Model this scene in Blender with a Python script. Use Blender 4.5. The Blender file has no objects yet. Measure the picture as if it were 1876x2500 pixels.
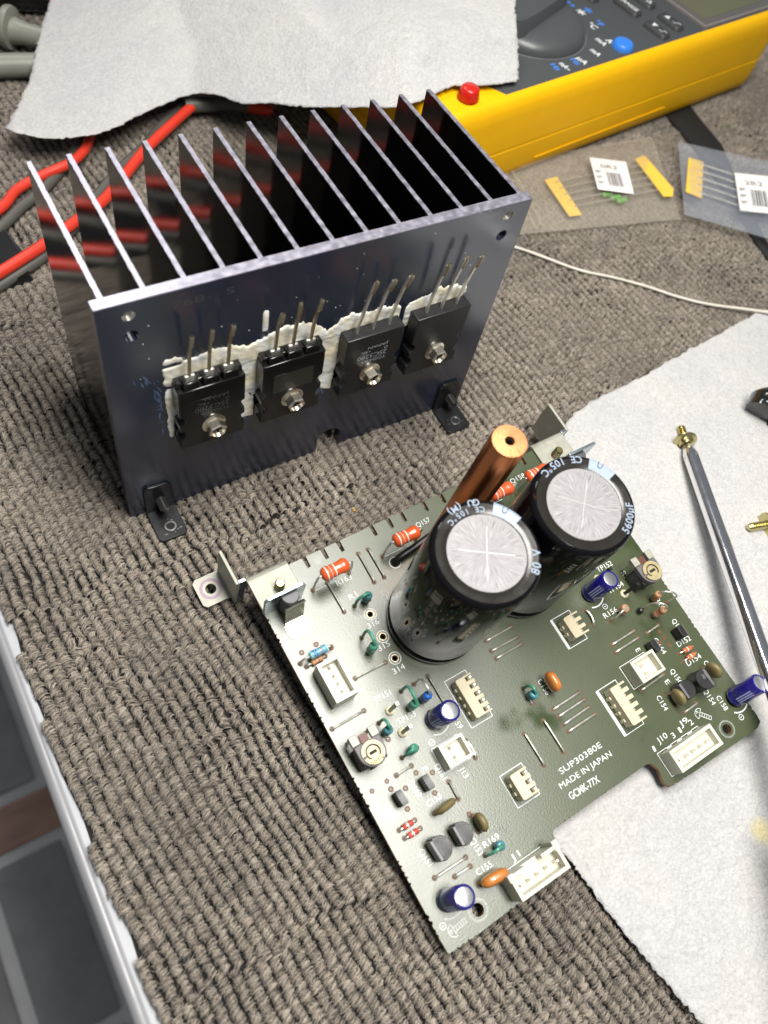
import bpy, bmesh, math, random
import numpy as np
from mathutils import Vector, Matrix
random.seed(7); rng = np.random.RandomState(11)
PI = math.pi
S = 0.001                                   # everything below is written in millimetres
scene = bpy.context.scene
COL = scene.collection

# ------------------------------------------------------------------ camera
cam_data = bpy.data.cameras.new("camera")
cam = bpy.data.objects.new("camera", cam_data); COL.objects.link(cam)
scene.camera = cam
CAM = Vector((-31.53, -145.56, 244.88))
cam_data.sensor_fit = 'VERTICAL'; cam_data.sensor_height = 36.0
cam_data.lens = 2002.24 / 2500 * 36.0
cam_data.clip_start = 0.01; cam_data.clip_end = 20
RC = [[0.856352, 0.347871, -0.381639], [-0.489757, 0.781422, -0.386676], [0.163707, 0.518041, 0.839544]]
cam.matrix_world = Matrix.Translation(CAM * S) @ Matrix(RC).to_4x4()
cam_data.dof.use_dof = True
cam_data.dof.focus_distance = 0.268
cam_data.dof.aperture_fstop = 13.0

# ------------------------------------------------------------------ world, lamps, exposure
world = bpy.data.worlds.new("World"); scene.world = world; world.use_nodes = True
bg = world.node_tree.nodes["Background"]
bg.inputs[0].default_value = (0.86, 0.93, 1.0, 1); bg.inputs[1].default_value = 0.20
def area(name, loc, target, sx, sy, power, col):
    l = bpy.data.lights.new(name, 'AREA'); l.shape = 'RECTANGLE'; l.size = sx * S; l.size_y = sy * S
    l.energy = power; l.color = col
    o = bpy.data.objects.new(name, l); COL.objects.link(o)
    o.location = Vector(loc) * S
    d = (Vector(target) - Vector(loc)).normalized()
    o.rotation_euler = d.to_track_quat('-Z', 'Y').to_euler()
    return o
area("bench_lamp", (105, -115, 560), (105, -115, 0), 150, 420, 6.7, (1.0, 0.97, 0.92))
area("rear_ceiling_lamp", (75, 640, 760), (75, 640, 0), 120, 160, 2.2, (1.0, 0.97, 0.95))
scene.view_settings.view_transform = 'Standard'; scene.view_settings.look = 'None'
scene.view_settings.exposure = 0.0; scene.view_settings.gamma = 1.0
scene.render.engine = 'CYCLES'
scene.cycles.use_denoising = True; scene.cycles.use_adaptive_sampling = False
try: scene.cycles.denoiser = 'OPENIMAGEDENOISE'
except Exception: pass
scene.cycles.max_bounces = 8; scene.cycles.transparent_max_bounces = 12
scene.cycles.sample_clamp_indirect = 4.0

# ------------------------------------------------------------------ materials
MATS = {}
def mat(name, col, rough=0.5, metal=0.0, var=0.0, vscale=200, bump=0.0, bscale=600, rvar=0.0, ior=1.5, coat=0.0, col2=None, sss=0.0, stretch=None, trans=0.0, detail=4):
    if name in MATS: return MATS[name]
    m = bpy.data.materials.new(name); m.use_nodes = True
    nt = m.node_tree; b = nt.nodes["Principled BSDF"]; N = nt.nodes.new; K = nt.links.new
    b.inputs["Base Color"].default_value = (*col, 1); b.inputs["Roughness"].default_value = rough
    b.inputs["Metallic"].default_value = metal; b.inputs["IOR"].default_value = ior
    b.inputs["Coat Weight"].default_value = coat; b.inputs["Coat Roughness"].default_value = 0.08
    if sss: b.inputs["Subsurface Weight"].default_value = sss; b.inputs["Subsurface Radius"].default_value = (0.002, 0.0018, 0.0014); b.inputs["Subsurface Scale"].default_value = 0.5
    if trans: b.inputs["Transmission Weight"].default_value = trans
    if var or bump or rvar or col2:
        tc = N("ShaderNodeTexCoord"); src = tc.outputs["Object"]
        if stretch:
            mp = N("ShaderNodeMapping"); mp.inputs["Scale"].default_value = stretch; K(src, mp.inputs[0]); src = mp.outputs[0]
        if var or rvar or col2:
            n = N("ShaderNodeTexNoise"); n.inputs["Scale"].default_value = vscale; n.inputs["Detail"].default_value = detail; K(src, n.inputs["Vector"])
            r = N("ShaderNodeMapRange"); K(n.outputs[0], r.inputs[0]); r.inputs[1].default_value = 0.3; r.inputs[2].default_value = 0.7
            if var or col2:
                mx = N("ShaderNodeMix"); mx.data_type = 'RGBA'
                c2 = col2 if col2 else tuple(min(1, c * (1 + var)) for c in col)
                c1 = col if col2 else tuple(c * (1 - var) for c in col)
                mx.inputs[6].default_value = (*c1, 1); mx.inputs[7].default_value = (*c2, 1)
                K(r.outputs[0], mx.inputs[0]); K(mx.outputs[2], b.inputs["Base Color"])
            if rvar:
                r2 = N("ShaderNodeMapRange"); K(n.outputs[0], r2.inputs[0]); r2.inputs[1].default_value = 0.3; r2.inputs[2].default_value = 0.7
                r2.inputs[3].default_value = max(0.02, rough - rvar); r2.inputs[4].default_value = min(1, rough + rvar); K(r2.outputs[0], b.inputs["Roughness"])
        if bump:
            n2 = N("ShaderNodeTexNoise"); n2.inputs["Scale"].default_value = bscale; n2.inputs["Detail"].default_value = 3; K(src, n2.inputs["Vector"])
            bp = N("ShaderNodeBump"); bp.inputs["Strength"].default_value = bump; bp.inputs["Distance"].default_value = 0.0003
            K(n2.outputs[0], bp.inputs["Height"]); K(bp.outputs[0], b.inputs["Normal"])
    MATS[name] = m
    return m

M_anod = mat("anodised_black", (0.015, 0.021, 0.043), 0.22, 0.0, rvar=0.05, vscale=60, ior=1.95, stretch=(1, 1, 0.12))
M_fin = mat("anodised_fin", (0.004, 0.004, 0.005), 0.09, 0.0, rvar=0.03, vscale=60, ior=1.38, bump=0.05, bscale=1500, stretch=(1, 0.05, 1))
M_cut = mat("saw_cut_aluminium", (0.50, 0.48, 0.56), 0.40, 0.9, var=0.12, vscale=500, bump=0.10, bscale=1800, rvar=0.08)
M_pkg = mat("epoxy_black", (0.012, 0.012, 0.013), 0.42, bump=0.12, bscale=2500, rvar=0.12, vscale=300)
M_pkgs = mat("epoxy_gloss", (0.008, 0.008, 0.008), 0.16, bump=0.03, bscale=900)
M_tin = mat("tinned_lead", (0.72, 0.70, 0.63), 0.38, 0.85, var=0.12, vscale=500, bump=0.08, bscale=1800, rvar=0.08)
M_tinold = mat("old_tinned_lead", (0.50, 0.47, 0.38), 0.42, 0.9, vscale=400, col2=(0.34, 0.25, 0.14), bump=0.3, bscale=1500)
M_nickel = mat("nickel_screw", (0.84, 0.79, 0.68), 0.30, 1.0, var=0.15, vscale=600, bump=0.15, bscale=1500)
M_brass = mat("yellow_zinc", (0.62, 0.52, 0.20), 0.27, 1.0, vscale=300, col2=(0.50, 0.47, 0.26), bump=0.1, bscale=1500)
M_black_or_shaded_steel = mat("black_or_shaded_steel", (0.022, 0.022, 0.024), 0.33, 0.4, bump=0.12, bscale=1500, rvar=0.1, vscale=250)
M_steel = mat("galvanised_steel", (0.34, 0.34, 0.285), 0.55, 0.35, var=0.1, vscale=500, bump=0.12, bscale=1800, rvar=0.08)
M_bright_steel = mat("bright_steel", (0.80, 0.77, 0.66), 0.20, 1.0, var=0.08, vscale=300, bump=0.04, bscale=800)
M_chrome = mat("chrome", (0.86, 0.86, 0.88), 0.17, 1.0, rvar=0.05, vscale=120, bump=0.03, bscale=900)
M_copper = mat("copper", (0.78, 0.31, 0.13), 0.30, 1.0, vscale=60, col2=(0.58, 0.19, 0.07), bump=0.08, bscale=700, rvar=0.08, stretch=(1, 1, 0.15))
M_coppercut = mat("copper_turned_face", (0.80, 0.36, 0.16), 0.36, 1.0, var=0.12, vscale=400, bump=0.2, bscale=1800)
M_hole = mat("hole_dark", (0.004, 0.004, 0.004), 0.7)  # shade inside holes, slots and recesses put into near-black; also black print
M_brown = mat("phenolic_edge", (0.105, 0.042, 0.012), 0.6, var=0.35, vscale=700, bump=0.3, bscale=1500)
M_sleeve = mat("capacitor_sleeve", (0.005, 0.005, 0.006), 0.07, ior=1.22, bump=0.02, bscale=250, rvar=0.03, vscale=100)
M_sleevetop = mat("capacitor_sleeve_top", (0.016, 0.014, 0.012), 0.24, bump=0.08, bscale=500, rvar=0.08, vscale=150)
M_print = mat("grey_blue_print", (0.28, 0.34, 0.43), 0.35, var=0.06, vscale=600)
M_white_print = mat("white_print", (0.70, 0.73, 0.72), 0.5, var=0.10, vscale=900)
M_dim_print = mat("faint_laser_print", (0.20, 0.21, 0.21), 0.5)
M_dimmer = mat("very_faint_print", (0.065, 0.066, 0.066), 0.5)
M_nylon = mat("ivory_nylon", (0.60, 0.58, 0.48), 0.38, var=0.05, vscale=200, sss=0.25, bump=0.03, bscale=500)
M_nyloncream = mat("cream_nylon", (0.60, 0.53, 0.36), 0.42, var=0.06, vscale=250, sss=0.2, bump=0.05, bscale=700)
M_orange = mat("orange_lacquer", (0.62, 0.095, 0.025), 0.27, var=0.08, vscale=300, coat=0.4, bump=0.04, bscale=400)
M_bandw = mat("band_white", (0.62, 0.60, 0.55), 0.35); M_bando = mat("band_gold", (0.72, 0.36, 0.07), 0.35)
M_bandy = mat("band_yellow", (0.62, 0.55, 0.05), 0.35); M_bandv = mat("band_violet", (0.10, 0.05, 0.30), 0.35); M_bandr = mat("band_red", (0.45, 0.05, 0.03), 0.35); M_bandb = mat("band_black", (0.02, 0.02, 0.02), 0.4)
M_bandbl = mat("band_dark_blue", (0.02, 0.06, 0.22), 0.4)
M_green = mat("green_lacquer", (0.055, 0.24, 0.16), 0.35, var=0.2, vscale=500, coat=0.2)
M_teal = mat("teal_lacquer", (0.05, 0.22, 0.26), 0.35, var=0.15, vscale=500, coat=0.2)
M_blue_res = mat("bright_blue_lacquer", (0.01, 0.13, 0.52), 0.3, coat=0.3)
M_cyan = mat("sky_blue_lacquer", (0.10, 0.33, 0.45), 0.35, coat=0.2)
M_tan = mat("tan_lacquer", (0.42, 0.22, 0.11), 0.38, var=0.15, vscale=600)
M_ecap = mat("violet_blue_sleeve", (0.012, 0.009, 0.16), 0.2, coat=0.3, bump=0.03, bscale=400)
M_eprint = mat("pale_blue_print", (0.30, 0.33, 0.55), 0.4)
M_alu = mat("etched_aluminium", (0.74, 0.74, 0.75), 0.36, 1.0, var=0.06, vscale=900, bump=0.15, bscale=2200)
M_mylar = mat("orange_dipped", (0.48, 0.17, 0.035), 0.30, var=0.15, vscale=300, coat=0.3, bump=0.1, bscale=300)
M_olive = mat("olive_ceramic", (0.17, 0.135, 0.055), 0.45, var=0.18, vscale=300, bump=0.1, bscale=600)
M_glass_d = mat("red_glass_diode", (0.42, 0.07, 0.05), 0.12, coat=0.5, var=0.3, vscale=900)
M_trimbody = mat("trimmer_grey", (0.12, 0.11, 0.115), 0.55, var=0.15, vscale=400, bump=0.1, bscale=900)
M_trimdisc = mat("trimmer_brass", (0.40, 0.34, 0.18), 0.45, 0.3, var=0.1, vscale=400)
M_yellow = mat("yellow_rubber", (0.80, 0.43, 0.002), 0.5, var=0.03, vscale=80, bump=0.06, bscale=1500, ior=1.3)
M_face = mat("dark_grey_panel", (0.055, 0.060, 0.062), 0.45, bump=0.1, bscale=2500)
M_key = mat("grey_key", (0.035, 0.036, 0.037), 0.5, bump=0.06, bscale=1500)
M_knob = mat("knob_grey", (0.060, 0.066, 0.068), 0.4, bump=0.06, bscale=1200, rvar=0.05, vscale=150)
M_lcd = mat("liquid_crystal", (0.115, 0.110, 0.055), 0.12, coat=0.6)
M_bezel = mat("clear_bezel", (0.10, 0.09, 0.085), 0.12, coat=0.5)
M_bluekey = mat("blue_key", (0.03, 0.19, 0.66), 0.4)
M_blue_print = mat("blue_print", (0.06, 0.22, 0.70), 0.5)
M_red = mat("red_rubber", (0.60, 0.040, 0.020), 0.34, var=0.05, vscale=80, bump=0.05, bscale=500)
M_redp = mat("red_plastic", (0.50, 0.012, 0.006), 0.3)
M_grey = mat("grey_rubber", (0.085, 0.082, 0.072), 0.42, var=0.08, vscale=100)
M_greyp = mat("grey_plastic", (0.20, 0.20, 0.165), 0.42, var=0.05, vscale=100)
M_blackp = mat("black_plastic", (0.008, 0.008, 0.008), 0.16, coat=0.4)
M_blackm = mat("matte_black", (0.006, 0.006, 0.006), 0.8, bump=0.3, bscale=1500)
M_wire = mat("white_wire_jacket", (0.58, 0.55, 0.48), 0.45, var=0.1, vscale=100)
M_yellow_tape = mat("yellow_paper_tape", (0.76, 0.50, 0.06), 0.6, var=0.05, vscale=300, bump=0.1, bscale=900)
M_label = mat("paper_label", (0.74, 0.72, 0.70), 0.6, var=0.03, vscale=300)
M_ink = mat("label_ink", (0.10, 0.10, 0.11), 0.7)
M_pen = mat("pen_ink", (0.06, 0.055, 0.08), 0.6)
M_greenb = mat("bright_green_lacquer", (0.10, 0.36, 0.05), 0.3, coat=0.3)
M_table = mat("white_laminate", (0.40, 0.41, 0.43), 0.4, var=0.05, vscale=60, bump=0.15, bscale=300)
M_edge = mat("edge_profile", (0.24, 0.24, 0.25), 0.45, 0.2, rvar=0.1, vscale=90)
M_tile = mat("dark_floor_tile", (0.27, 0.265, 0.265), 0.5, var=0.15, vscale=25, bump=0.1, bscale=120)
M_grout = mat("pale_grey_floor", (0.72, 0.71, 0.70), 0.6, var=0.1, vscale=30)
M_wood = mat("brown_floor_plank", (0.46, 0.26, 0.18), 0.4, vscale=12, col2=(0.32, 0.18, 0.13), stretch=(1, 6, 1))
M_gum = mat("mark_purple", (0.30, 0.21, 0.27), 0.5)
M_amber = mat("amber_crumb", (0.35, 0.18, 0.04), 0.4)

def board_material():
    m = bpy.data.materials.new("green_solder_mask"); m.use_nodes = True
    nt = m.node_tree; b = nt.nodes["Principled BSDF"]; N = nt.nodes.new; K = nt.links.new
    tc = N("ShaderNodeTexCoord")
    n = N("ShaderNodeTexNoise"); n.inputs["Scale"].default_value = 38; n.inputs["Detail"].default_value = 3; n.inputs["Roughness"].default_value = 0.62; K(tc.outputs["Object"], n.inputs["Vector"])
    r = N("ShaderNodeMapRange"); r.inputs[1].default_value = 0.48; r.inputs[2].default_value = 0.66; K(n.outputs[0], r.inputs[0])
    mx = N("ShaderNodeMix"); mx.data_type = 'RGBA'; mx.inputs[6].default_value = (0.046, 0.060, 0.022, 1); mx.inputs[7].default_value = (0.034, 0.048, 0.014, 1)
    K(r.outputs[0], mx.inputs[0]); K(mx.outputs[2], b.inputs["Base Color"])
    r2 = N("ShaderNodeMapRange"); r2.inputs[1].default_value = 0.58; r2.inputs[2].default_value = 0.68; r2.inputs[3].default_value = 0.34; r2.inputs[4].default_value = 0.17; K(n.outputs[0], r2.inputs[0]); K(r2.outputs[0], b.inputs["Roughness"])
    n2 = N("ShaderNodeTexNoise"); n2.inputs["Scale"].default_value = 1900; n2.inputs["Detail"].default_value = 1.5; K(tc.outputs["Object"], n2.inputs["Vector"])
    bp = N("ShaderNodeBump"); bp.inputs["Distance"].default_value = 0.0003; bp.inputs["Strength"].default_value = 0.11
    K(n2.outputs[0], bp.inputs["Height"]); K(bp.outputs[0], b.inputs["Normal"])
    b.inputs["IOR"].default_value = 1.72
    return m
M_board = board_material()

def paste_material():
    m = bpy.data.materials.new("thermal_paste"); m.use_nodes = True
    nt = m.node_tree; b = nt.nodes["Principled BSDF"]; N = nt.nodes.new; K = nt.links.new
    tc = N("ShaderNodeTexCoord"); n = N("ShaderNodeTexNoise"); n.inputs["Scale"].default_value = 160; n.inputs["Detail"].default_value = 5; K(tc.outputs["Object"], n.inputs["Vector"])
    cr = N("ShaderNodeValToRGB"); cr.color_ramp.elements[0].position = 0.38; cr.color_ramp.elements[0].color = (0.88, 0.89, 0.88, 1)
    cr.color_ramp.elements[1].position = 0.66; cr.color_ramp.elements[1].color = (0.86, 0.79, 0.56, 1); K(n.outputs[0], cr.inputs[0]); K(cr.outputs[0], b.inputs["Base Color"])
    b.inputs["Roughness"].default_value = 0.42
    n2 = N("ShaderNodeTexNoise"); n2.inputs["Scale"].default_value = 500; n2.inputs["Detail"].default_value = 4; K(tc.outputs["Object"], n2.inputs["Vector"])
    bp = N("ShaderNodeBump"); bp.inputs["Strength"].default_value = 0.14; bp.inputs["Distance"].default_value = 0.0006; K(n2.outputs[0], bp.inputs["Height"]); K(bp.outputs[0], b.inputs["Normal"])
    return m
M_paste = paste_material()
M_smear = mat("thin_paste_smear", (0.055, 0.09, 0.17), 0.5, vscale=250, col2=(0.10, 0.15, 0.25))

def towel_material(name, stain=None):
    m = bpy.data.materials.new(name); m.use_nodes = True
    nt = m.node_tree; b = nt.nodes["Principled BSDF"]; N = nt.nodes.new; K = nt.links.new
    tc = N("ShaderNodeTexCoord")
    n = N("ShaderNodeTexNoise"); n.inputs["Scale"].default_value = 480; n.inputs["Detail"].default_value = 6; n.inputs["Roughness"].default_value = 0.7; n.inputs["Distortion"].default_value = 1.2; K(tc.outputs["Object"], n.inputs["Vector"])
    cr = N("ShaderNodeValToRGB"); cr.color_ramp.elements[0].position = 0.3; cr.color_ramp.elements[0].color = (0.41, 0.406, 0.403, 1); cr.color_ramp.elements[1].position = 0.7; cr.color_ramp.elements[1].color = (0.56, 0.555, 0.546, 1)
    K(n.outputs[0], cr.inputs[0])
    n3 = N("ShaderNodeTexNoise"); n3.inputs["Scale"].default_value = 40; n3.inputs["Detail"].default_value = 3; K(tc.outputs["Object"], n3.inputs["Vector"])
    c3 = N("ShaderNodeValToRGB"); c3.color_ramp.elements[0].position = 0.35; c3.color_ramp.elements[0].color = (0.93, 0.93, 0.95, 1); c3.color_ramp.elements[1].position = 0.65; c3.color_ramp.elements[1].color = (1, 0.99, 0.97, 1); K(n3.outputs[0], c3.inputs[0])
    mx = N("ShaderNodeMix"); mx.data_type = 'RGBA'; mx.blend_type = 'MULTIPLY'; mx.inputs[0].default_value = 1; K(cr.outputs[0], mx.inputs[6]); K(c3.outputs[0], mx.inputs[7])
    out = mx.outputs[2]
    if stain:
        vm = N("ShaderNodeVectorMath"); vm.operation = 'DISTANCE'; vm.inputs[1].default_value = tuple(c * S for c in stain); K(tc.outputs["Object"], vm.inputs[0])
        mr = N("ShaderNodeMapRange"); mr.inputs[1].default_value = 0.002; mr.inputs[2].default_value = 0.005; mr.inputs[3].default_value = 0.8; mr.inputs[4].default_value = 0; K(vm.outputs["Value"], mr.inputs[0])
        m2 = N("ShaderNodeMix"); m2.data_type = 'RGBA'; K(mr.outputs[0], m2.inputs[0]); K(out, m2.inputs[6]); m2.inputs[7].default_value = (0.62, 0.54, 0.28, 1); out = m2.outputs[2]
    K(out, b.inputs["Base Color"]); b.inputs["Roughness"].default_value = 0.85
    b.inputs["Sheen Weight"].default_value = 0.15
    n2 = N("ShaderNodeTexNoise"); n2.inputs["Scale"].default_value = 900; n2.inputs["Detail"].default_value = 5; n2.inputs["Distortion"].default_value = 0.8; K(tc.outputs["Object"], n2.inputs["Vector"])
    n4 = N("ShaderNodeTexNoise"); n4.inputs["Scale"].default_value = 220; n4.inputs["Detail"].default_value = 2; K(tc.outputs["Object"], n4.inputs["Vector"])
    ad0 = N("ShaderNodeMath"); ad0.operation = 'ADD'; K(n2.outputs[0], ad0.inputs[0]); K(n4.outputs[0], ad0.inputs[1])
    n6 = N("ShaderNodeTexNoise"); n6.inputs["Scale"].default_value = 18; n6.inputs["Detail"].default_value = 5; n6.inputs["Distortion"].default_value = 0.8; K(tc.outputs["Object"], n6.inputs["Vector"])
    wr = N("ShaderNodeMath"); wr.operation = 'PINGPONG'; wr.inputs[1].default_value = 0.22; K(n6.outputs[0], wr.inputs[0])
    wm = N("ShaderNodeMath"); wm.operation = 'MULTIPLY'; wm.inputs[1].default_value = 3.2; K(wr.outputs[0], wm.inputs[0])
    ad = N("ShaderNodeMath"); ad.operation = 'ADD'; K(ad0.outputs[0], ad.inputs[0]); K(wm.outputs[0], ad.inputs[1])
    bp = N("ShaderNodeBump"); bp.inputs["Strength"].default_value = 0.8; bp.inputs["Distance"].default_value = 0.0010; K(ad.outputs[0], bp.inputs["Height"]); K(bp.outputs[0], b.inputs["Normal"])
    return m
M_towel = towel_material("paper_towel")
M_towel2 = towel_material("paper_towel_stained", (129.6, -181.6, 3))

def bag_material(name, tint, dens):
    m = bpy.data.materials.new(name); m.use_nodes = True
    nt = m.node_tree; N = nt.nodes.new; K = nt.links.new
    b = nt.nodes["Principled BSDF"]; out = nt.nodes["Material Output"]
    b.inputs["Base Color"].default_value = (*tint, 1); b.inputs["Roughness"].default_value = 0.09
    tc = N("ShaderNodeTexCoord"); bn_ = N("ShaderNodeTexNoise"); bn_.inputs["Scale"].default_value = 70; bn_.inputs["Detail"].default_value = 3; bn_.inputs["Distortion"].default_value = 1.5; K(tc.outputs["Object"], bn_.inputs["Vector"])
    bp = N("ShaderNodeBump"); bp.inputs["Strength"].default_value = 0.7; bp.inputs["Distance"].default_value = 0.003; K(bn_.outputs[0], bp.inputs["Height"]); K(bp.outputs[0], b.inputs["Normal"])
    t = N("ShaderNodeBsdfTransparent"); t.inputs[0].default_value = (0.97, 0.97, 0.96, 1); mx = N("ShaderNodeMixShader"); mx.inputs[0].default_value = dens
    K(t.outputs[0], mx.inputs[1]); K(b.outputs[0], mx.inputs[2]); K(mx.outputs[0], out.inputs[0])
    return m
M_bag = bag_material("clear_plastic_film", (0.62, 0.56, 0.47), 0.17)
M_bag2 = bag_material("clear_blue_plastic_film", (0.46, 0.50, 0.58), 0.20)

# ------------------------------------------------------------------ mesh helpers (millimetres in, metres out)
class MB:
    def __init__(self): self.v = []; self.f = []
    def add(self, vs, fs):
        o = len(self.v); self.v += [tuple(p) for p in vs]; self.f += [tuple(i + o for i in f) for f in fs]; return self
    def box(self, x0, x1, y0, y1, z0, z1):
        return self.add([(x0,y0,z0),(x1,y0,z0),(x1,y1,z0),(x0,y1,z0),(x0,y0,z1),(x1,y0,z1),(x1,y1,z1),(x0,y1,z1)],
                        [(0,3,2,1),(4,5,6,7),(0,1,5,4),(1,2,6,5),(2,3,7,6),(3,0,4,7)])
    def prism(self, poly, z0, z1, flip=False):
        n = len(poly); vs = [(x,y,z0) for x,y in poly] + [(x,y,z1) for x,y in poly]
        a = sum(poly[i][0]*poly[(i+1)%n][1]-poly[(i+1)%n][0]*poly[i][1] for i in range(n))
        fs = [tuple(range(n))[::-1], tuple(range(n, 2*n))] + [(i,(i+1)%n,n+(i+1)%n,n+i) for i in range(n)]
        if a < 0: fs = [f[::-1] for f in fs]
        return self.add(vs, fs)
    def tube(self, path, r, n=10, caps=True, flat=None):
        P = [Vector(p) for p in path]; rs = r if isinstance(r, (list, tuple)) else [r]*len(P)
        vs = []; t0 = None; up = None
        for i, p in enumerate(P):
            t = (P[min(i+1, len(P)-1)] - P[max(i-1, 0)]).normalized()
            if up is None:
                a = Vector((0,0,1)) if abs(t.z) < 0.9 else Vector((1,0,0)); up = t.cross(a).normalized()
            else:
                up = (up - t*up.dot(t)).normalized()
            w = t.cross(up)
            for k in range(n):
                an = 2*PI*k/n + (PI/4 if n == 4 else 0)
                vs.append(p + (up*math.cos(an) + w*math.sin(an))*rs[i])
        m = len(P); fs = [(i*n+k, i*n+(k+1)%n, (i+1)*n+(k+1)%n, (i+1)*n+k) for i in range(m-1) for k in range(n)]
        if caps: fs += [tuple(range(n))[::-1], tuple((m-1)*n+k for k in range(n))]
        return self.add(vs, fs)
    def lathe(self, prof, c=(0,0,0), n=32, axis=(0,0,1)):
        z = Vector(axis).normalized(); a = Vector((1,0,0)) if abs(z.x) < 0.9 else Vector((0,1,0))
        x = (a - z*a.dot(z)).normalized(); y = z.cross(x); c = Vector(c); vs = []; idx = []
        for r, h in prof:
            if r < 1e-6: idx.append([len(vs)]*n); vs.append(c + z*h)
            else:
                idx.append(list(range(len(vs), len(vs)+n)))
                for k in range(n): vs.append(c + z*h + (x*math.cos(2*PI*k/n) + y*math.sin(2*PI*k/n))*r)
        fs = []
        for i in range(len(prof)-1):
            A, B = idx[i], idx[i+1]
            for k in range(n):
                q = [A[k], A[(k+1)%n], B[(k+1)%n], B[k]]
                q2 = [q[0]] + [q[j] for j in range(1,4) if q[j] != q[j-1]]
                if q2[-1] == q2[0]: q2 = q2[:-1]
                if len(q2) > 2: fs.append(tuple(q2))
        return self.add(vs, fs)
    def grid(self, P):                       # P[i][j] 3-D points
        m, n = len(P), len(P[0]); vs = [tuple(P[i][j]) for i in range(m) for j in range(n)]
        return self.add(vs, [(i*n+j, i*n+j+1, (i+1)*n+j+1, (i+1)*n+j) for i in range(m-1) for j in range(n-1)])
    def ring(self, cx, cy, r0, r1, z0, z1, n=28, a0=0, a1=2*PI):
        full = abs(a1-a0-2*PI) < 1e-6; m = n if full else n+1; vs = []
        for k in range(m):
            a = a0 + (a1-a0)*k/n; c, s = math.cos(a), math.sin(a)
            vs += [(cx+r0*c,cy+r0*s,z0),(cx+r1*c,cy+r1*s,z0),(cx+r1*c,cy+r1*s,z1),(cx+r0*c,cy+r0*s,z1)]
        fs = []
        for k in range(n):
            a, b = 4*k, 4*((k+1)%m)
            fs += [(a,a+1,b+1,b)[::-1],(a+1,a+2,b+2,b+1)[::-1],(a+2,a+3,b+3,b+2)[::-1],(a+3,a,b,b+3)[::-1]]
        if not full: fs += [(0,1,2,3), tuple(4*(m-1)+i for i in (3,2,1,0))]
        return self.add(vs, fs)
    def mesh(self, name, smooth=40):
        me = bpy.data.meshes.new(name)
        me.from_pydata([(x*S,y*S,z*S) for x,y,z in self.v], [], self.f)
        bm = bmesh.new(); bm.from_mesh(me); bmesh.ops.recalc_face_normals(bm, faces=bm.faces); bm.to_mesh(me); bm.free()
        if smooth:
            for p in me.polygons: p.use_smooth = True
            me.set_sharp_from_angle(angle=math.radians(smooth))
        return me
    def build(self, name, m, parent=None, loc=(0,0,0), rot=None, smooth=40, bev=0, seg=2):
        me = self.mesh(name, smooth); me.materials.append(m)
        return place(name, me, parent, loc, rot, bev, seg)
def place(name, me, parent=None, loc=(0,0,0), rot=None, bev=0, seg=2):
    o = bpy.data.objects.new(name, me); COL.objects.link(o)
    if parent is not None: o.parent = parent
    o.location = Vector(loc)*S
    if rot is not None: o.rotation_euler = rot
    if bev:
        md = o.modifiers.new("bevel", 'BEVEL'); md.width = bev*S; md.segments = seg; md.limit_method = 'ANGLE'; md.angle_limit = math.radians(35); md.harden_normals = False
    return o
def empty(name, loc=(0,0,0), rotz=0, label=None, cat=None, group=None, matrix=None):
    o = bpy.data.objects.new(name, None); COL.objects.link(o); o.empty_display_size = 0.01
    if matrix is not None: o.matrix_world = matrix
    else: o.location = Vector(loc)*S; o.rotation_euler = (0,0,rotz)
    return tag(o, label, cat, group)
def tag(o, label=None, cat=None, group=None, kind=None):
    if label: o["label"] = label
    if cat: o["category"] = cat
    if group: o["group"] = group
    if kind: o["kind"] = kind
    return o
TEXTS = []
def text(s, loc, m, parent, h=1.6, length=None, rot=(0,0,0), name="lettering", ext=0.0, align='LEFT', bold=0.0):
    c = bpy.data.curves.new(name, 'FONT'); c.body = s; c.size = h*S/0.70; c.align_x = align; c.resolution_u = 3
    c.extrude = ext*S; c.offset = bold*S; c.materials.append(m)
    o = bpy.data.objects.new(name, c); COL.objects.link(o); o.parent = parent
    o.location = Vector(loc)*S; o.rotation_euler = rot
    if length: TEXTS.append((o, length*S))
    return o
def smooth_path(pts, k=8):
    P = [Vector(p) for p in pts]; out = []
    for i in range(len(P)-1):
        p0, p1, p2, p3 = P[max(i-1,0)], P[i], P[i+1], P[min(i+2,len(P)-1)]
        for j in range(k):
            t = j/k; out.append(0.5*((2*p1)+(p2-p0)*t+(2*p0-5*p1+4*p2-p3)*t*t+(3*p1-p0-3*p2+p3)*t**3))
    return out+[P[-1]]
def vnoise(x, y, seed=0):                    # smooth value noise on arrays
    def h(i, j): 
        v = np.sin(i*127.1+j*311.7+seed*74.7)*43758.5453; return v-np.floor(v)
    xi, yi = np.floor(x), np.floor(y); fx, fy = x-xi, y-yi; fx = fx*fx*(3-2*fx); fy = fy*fy*(3-2*fy)
    return (h(xi,yi)*(1-fx)+h(xi+1,yi)*fx)*(1-fy)+(h(xi,yi+1)*(1-fx)+h(xi+1,yi+1)*fx)*fy-0.5

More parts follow.
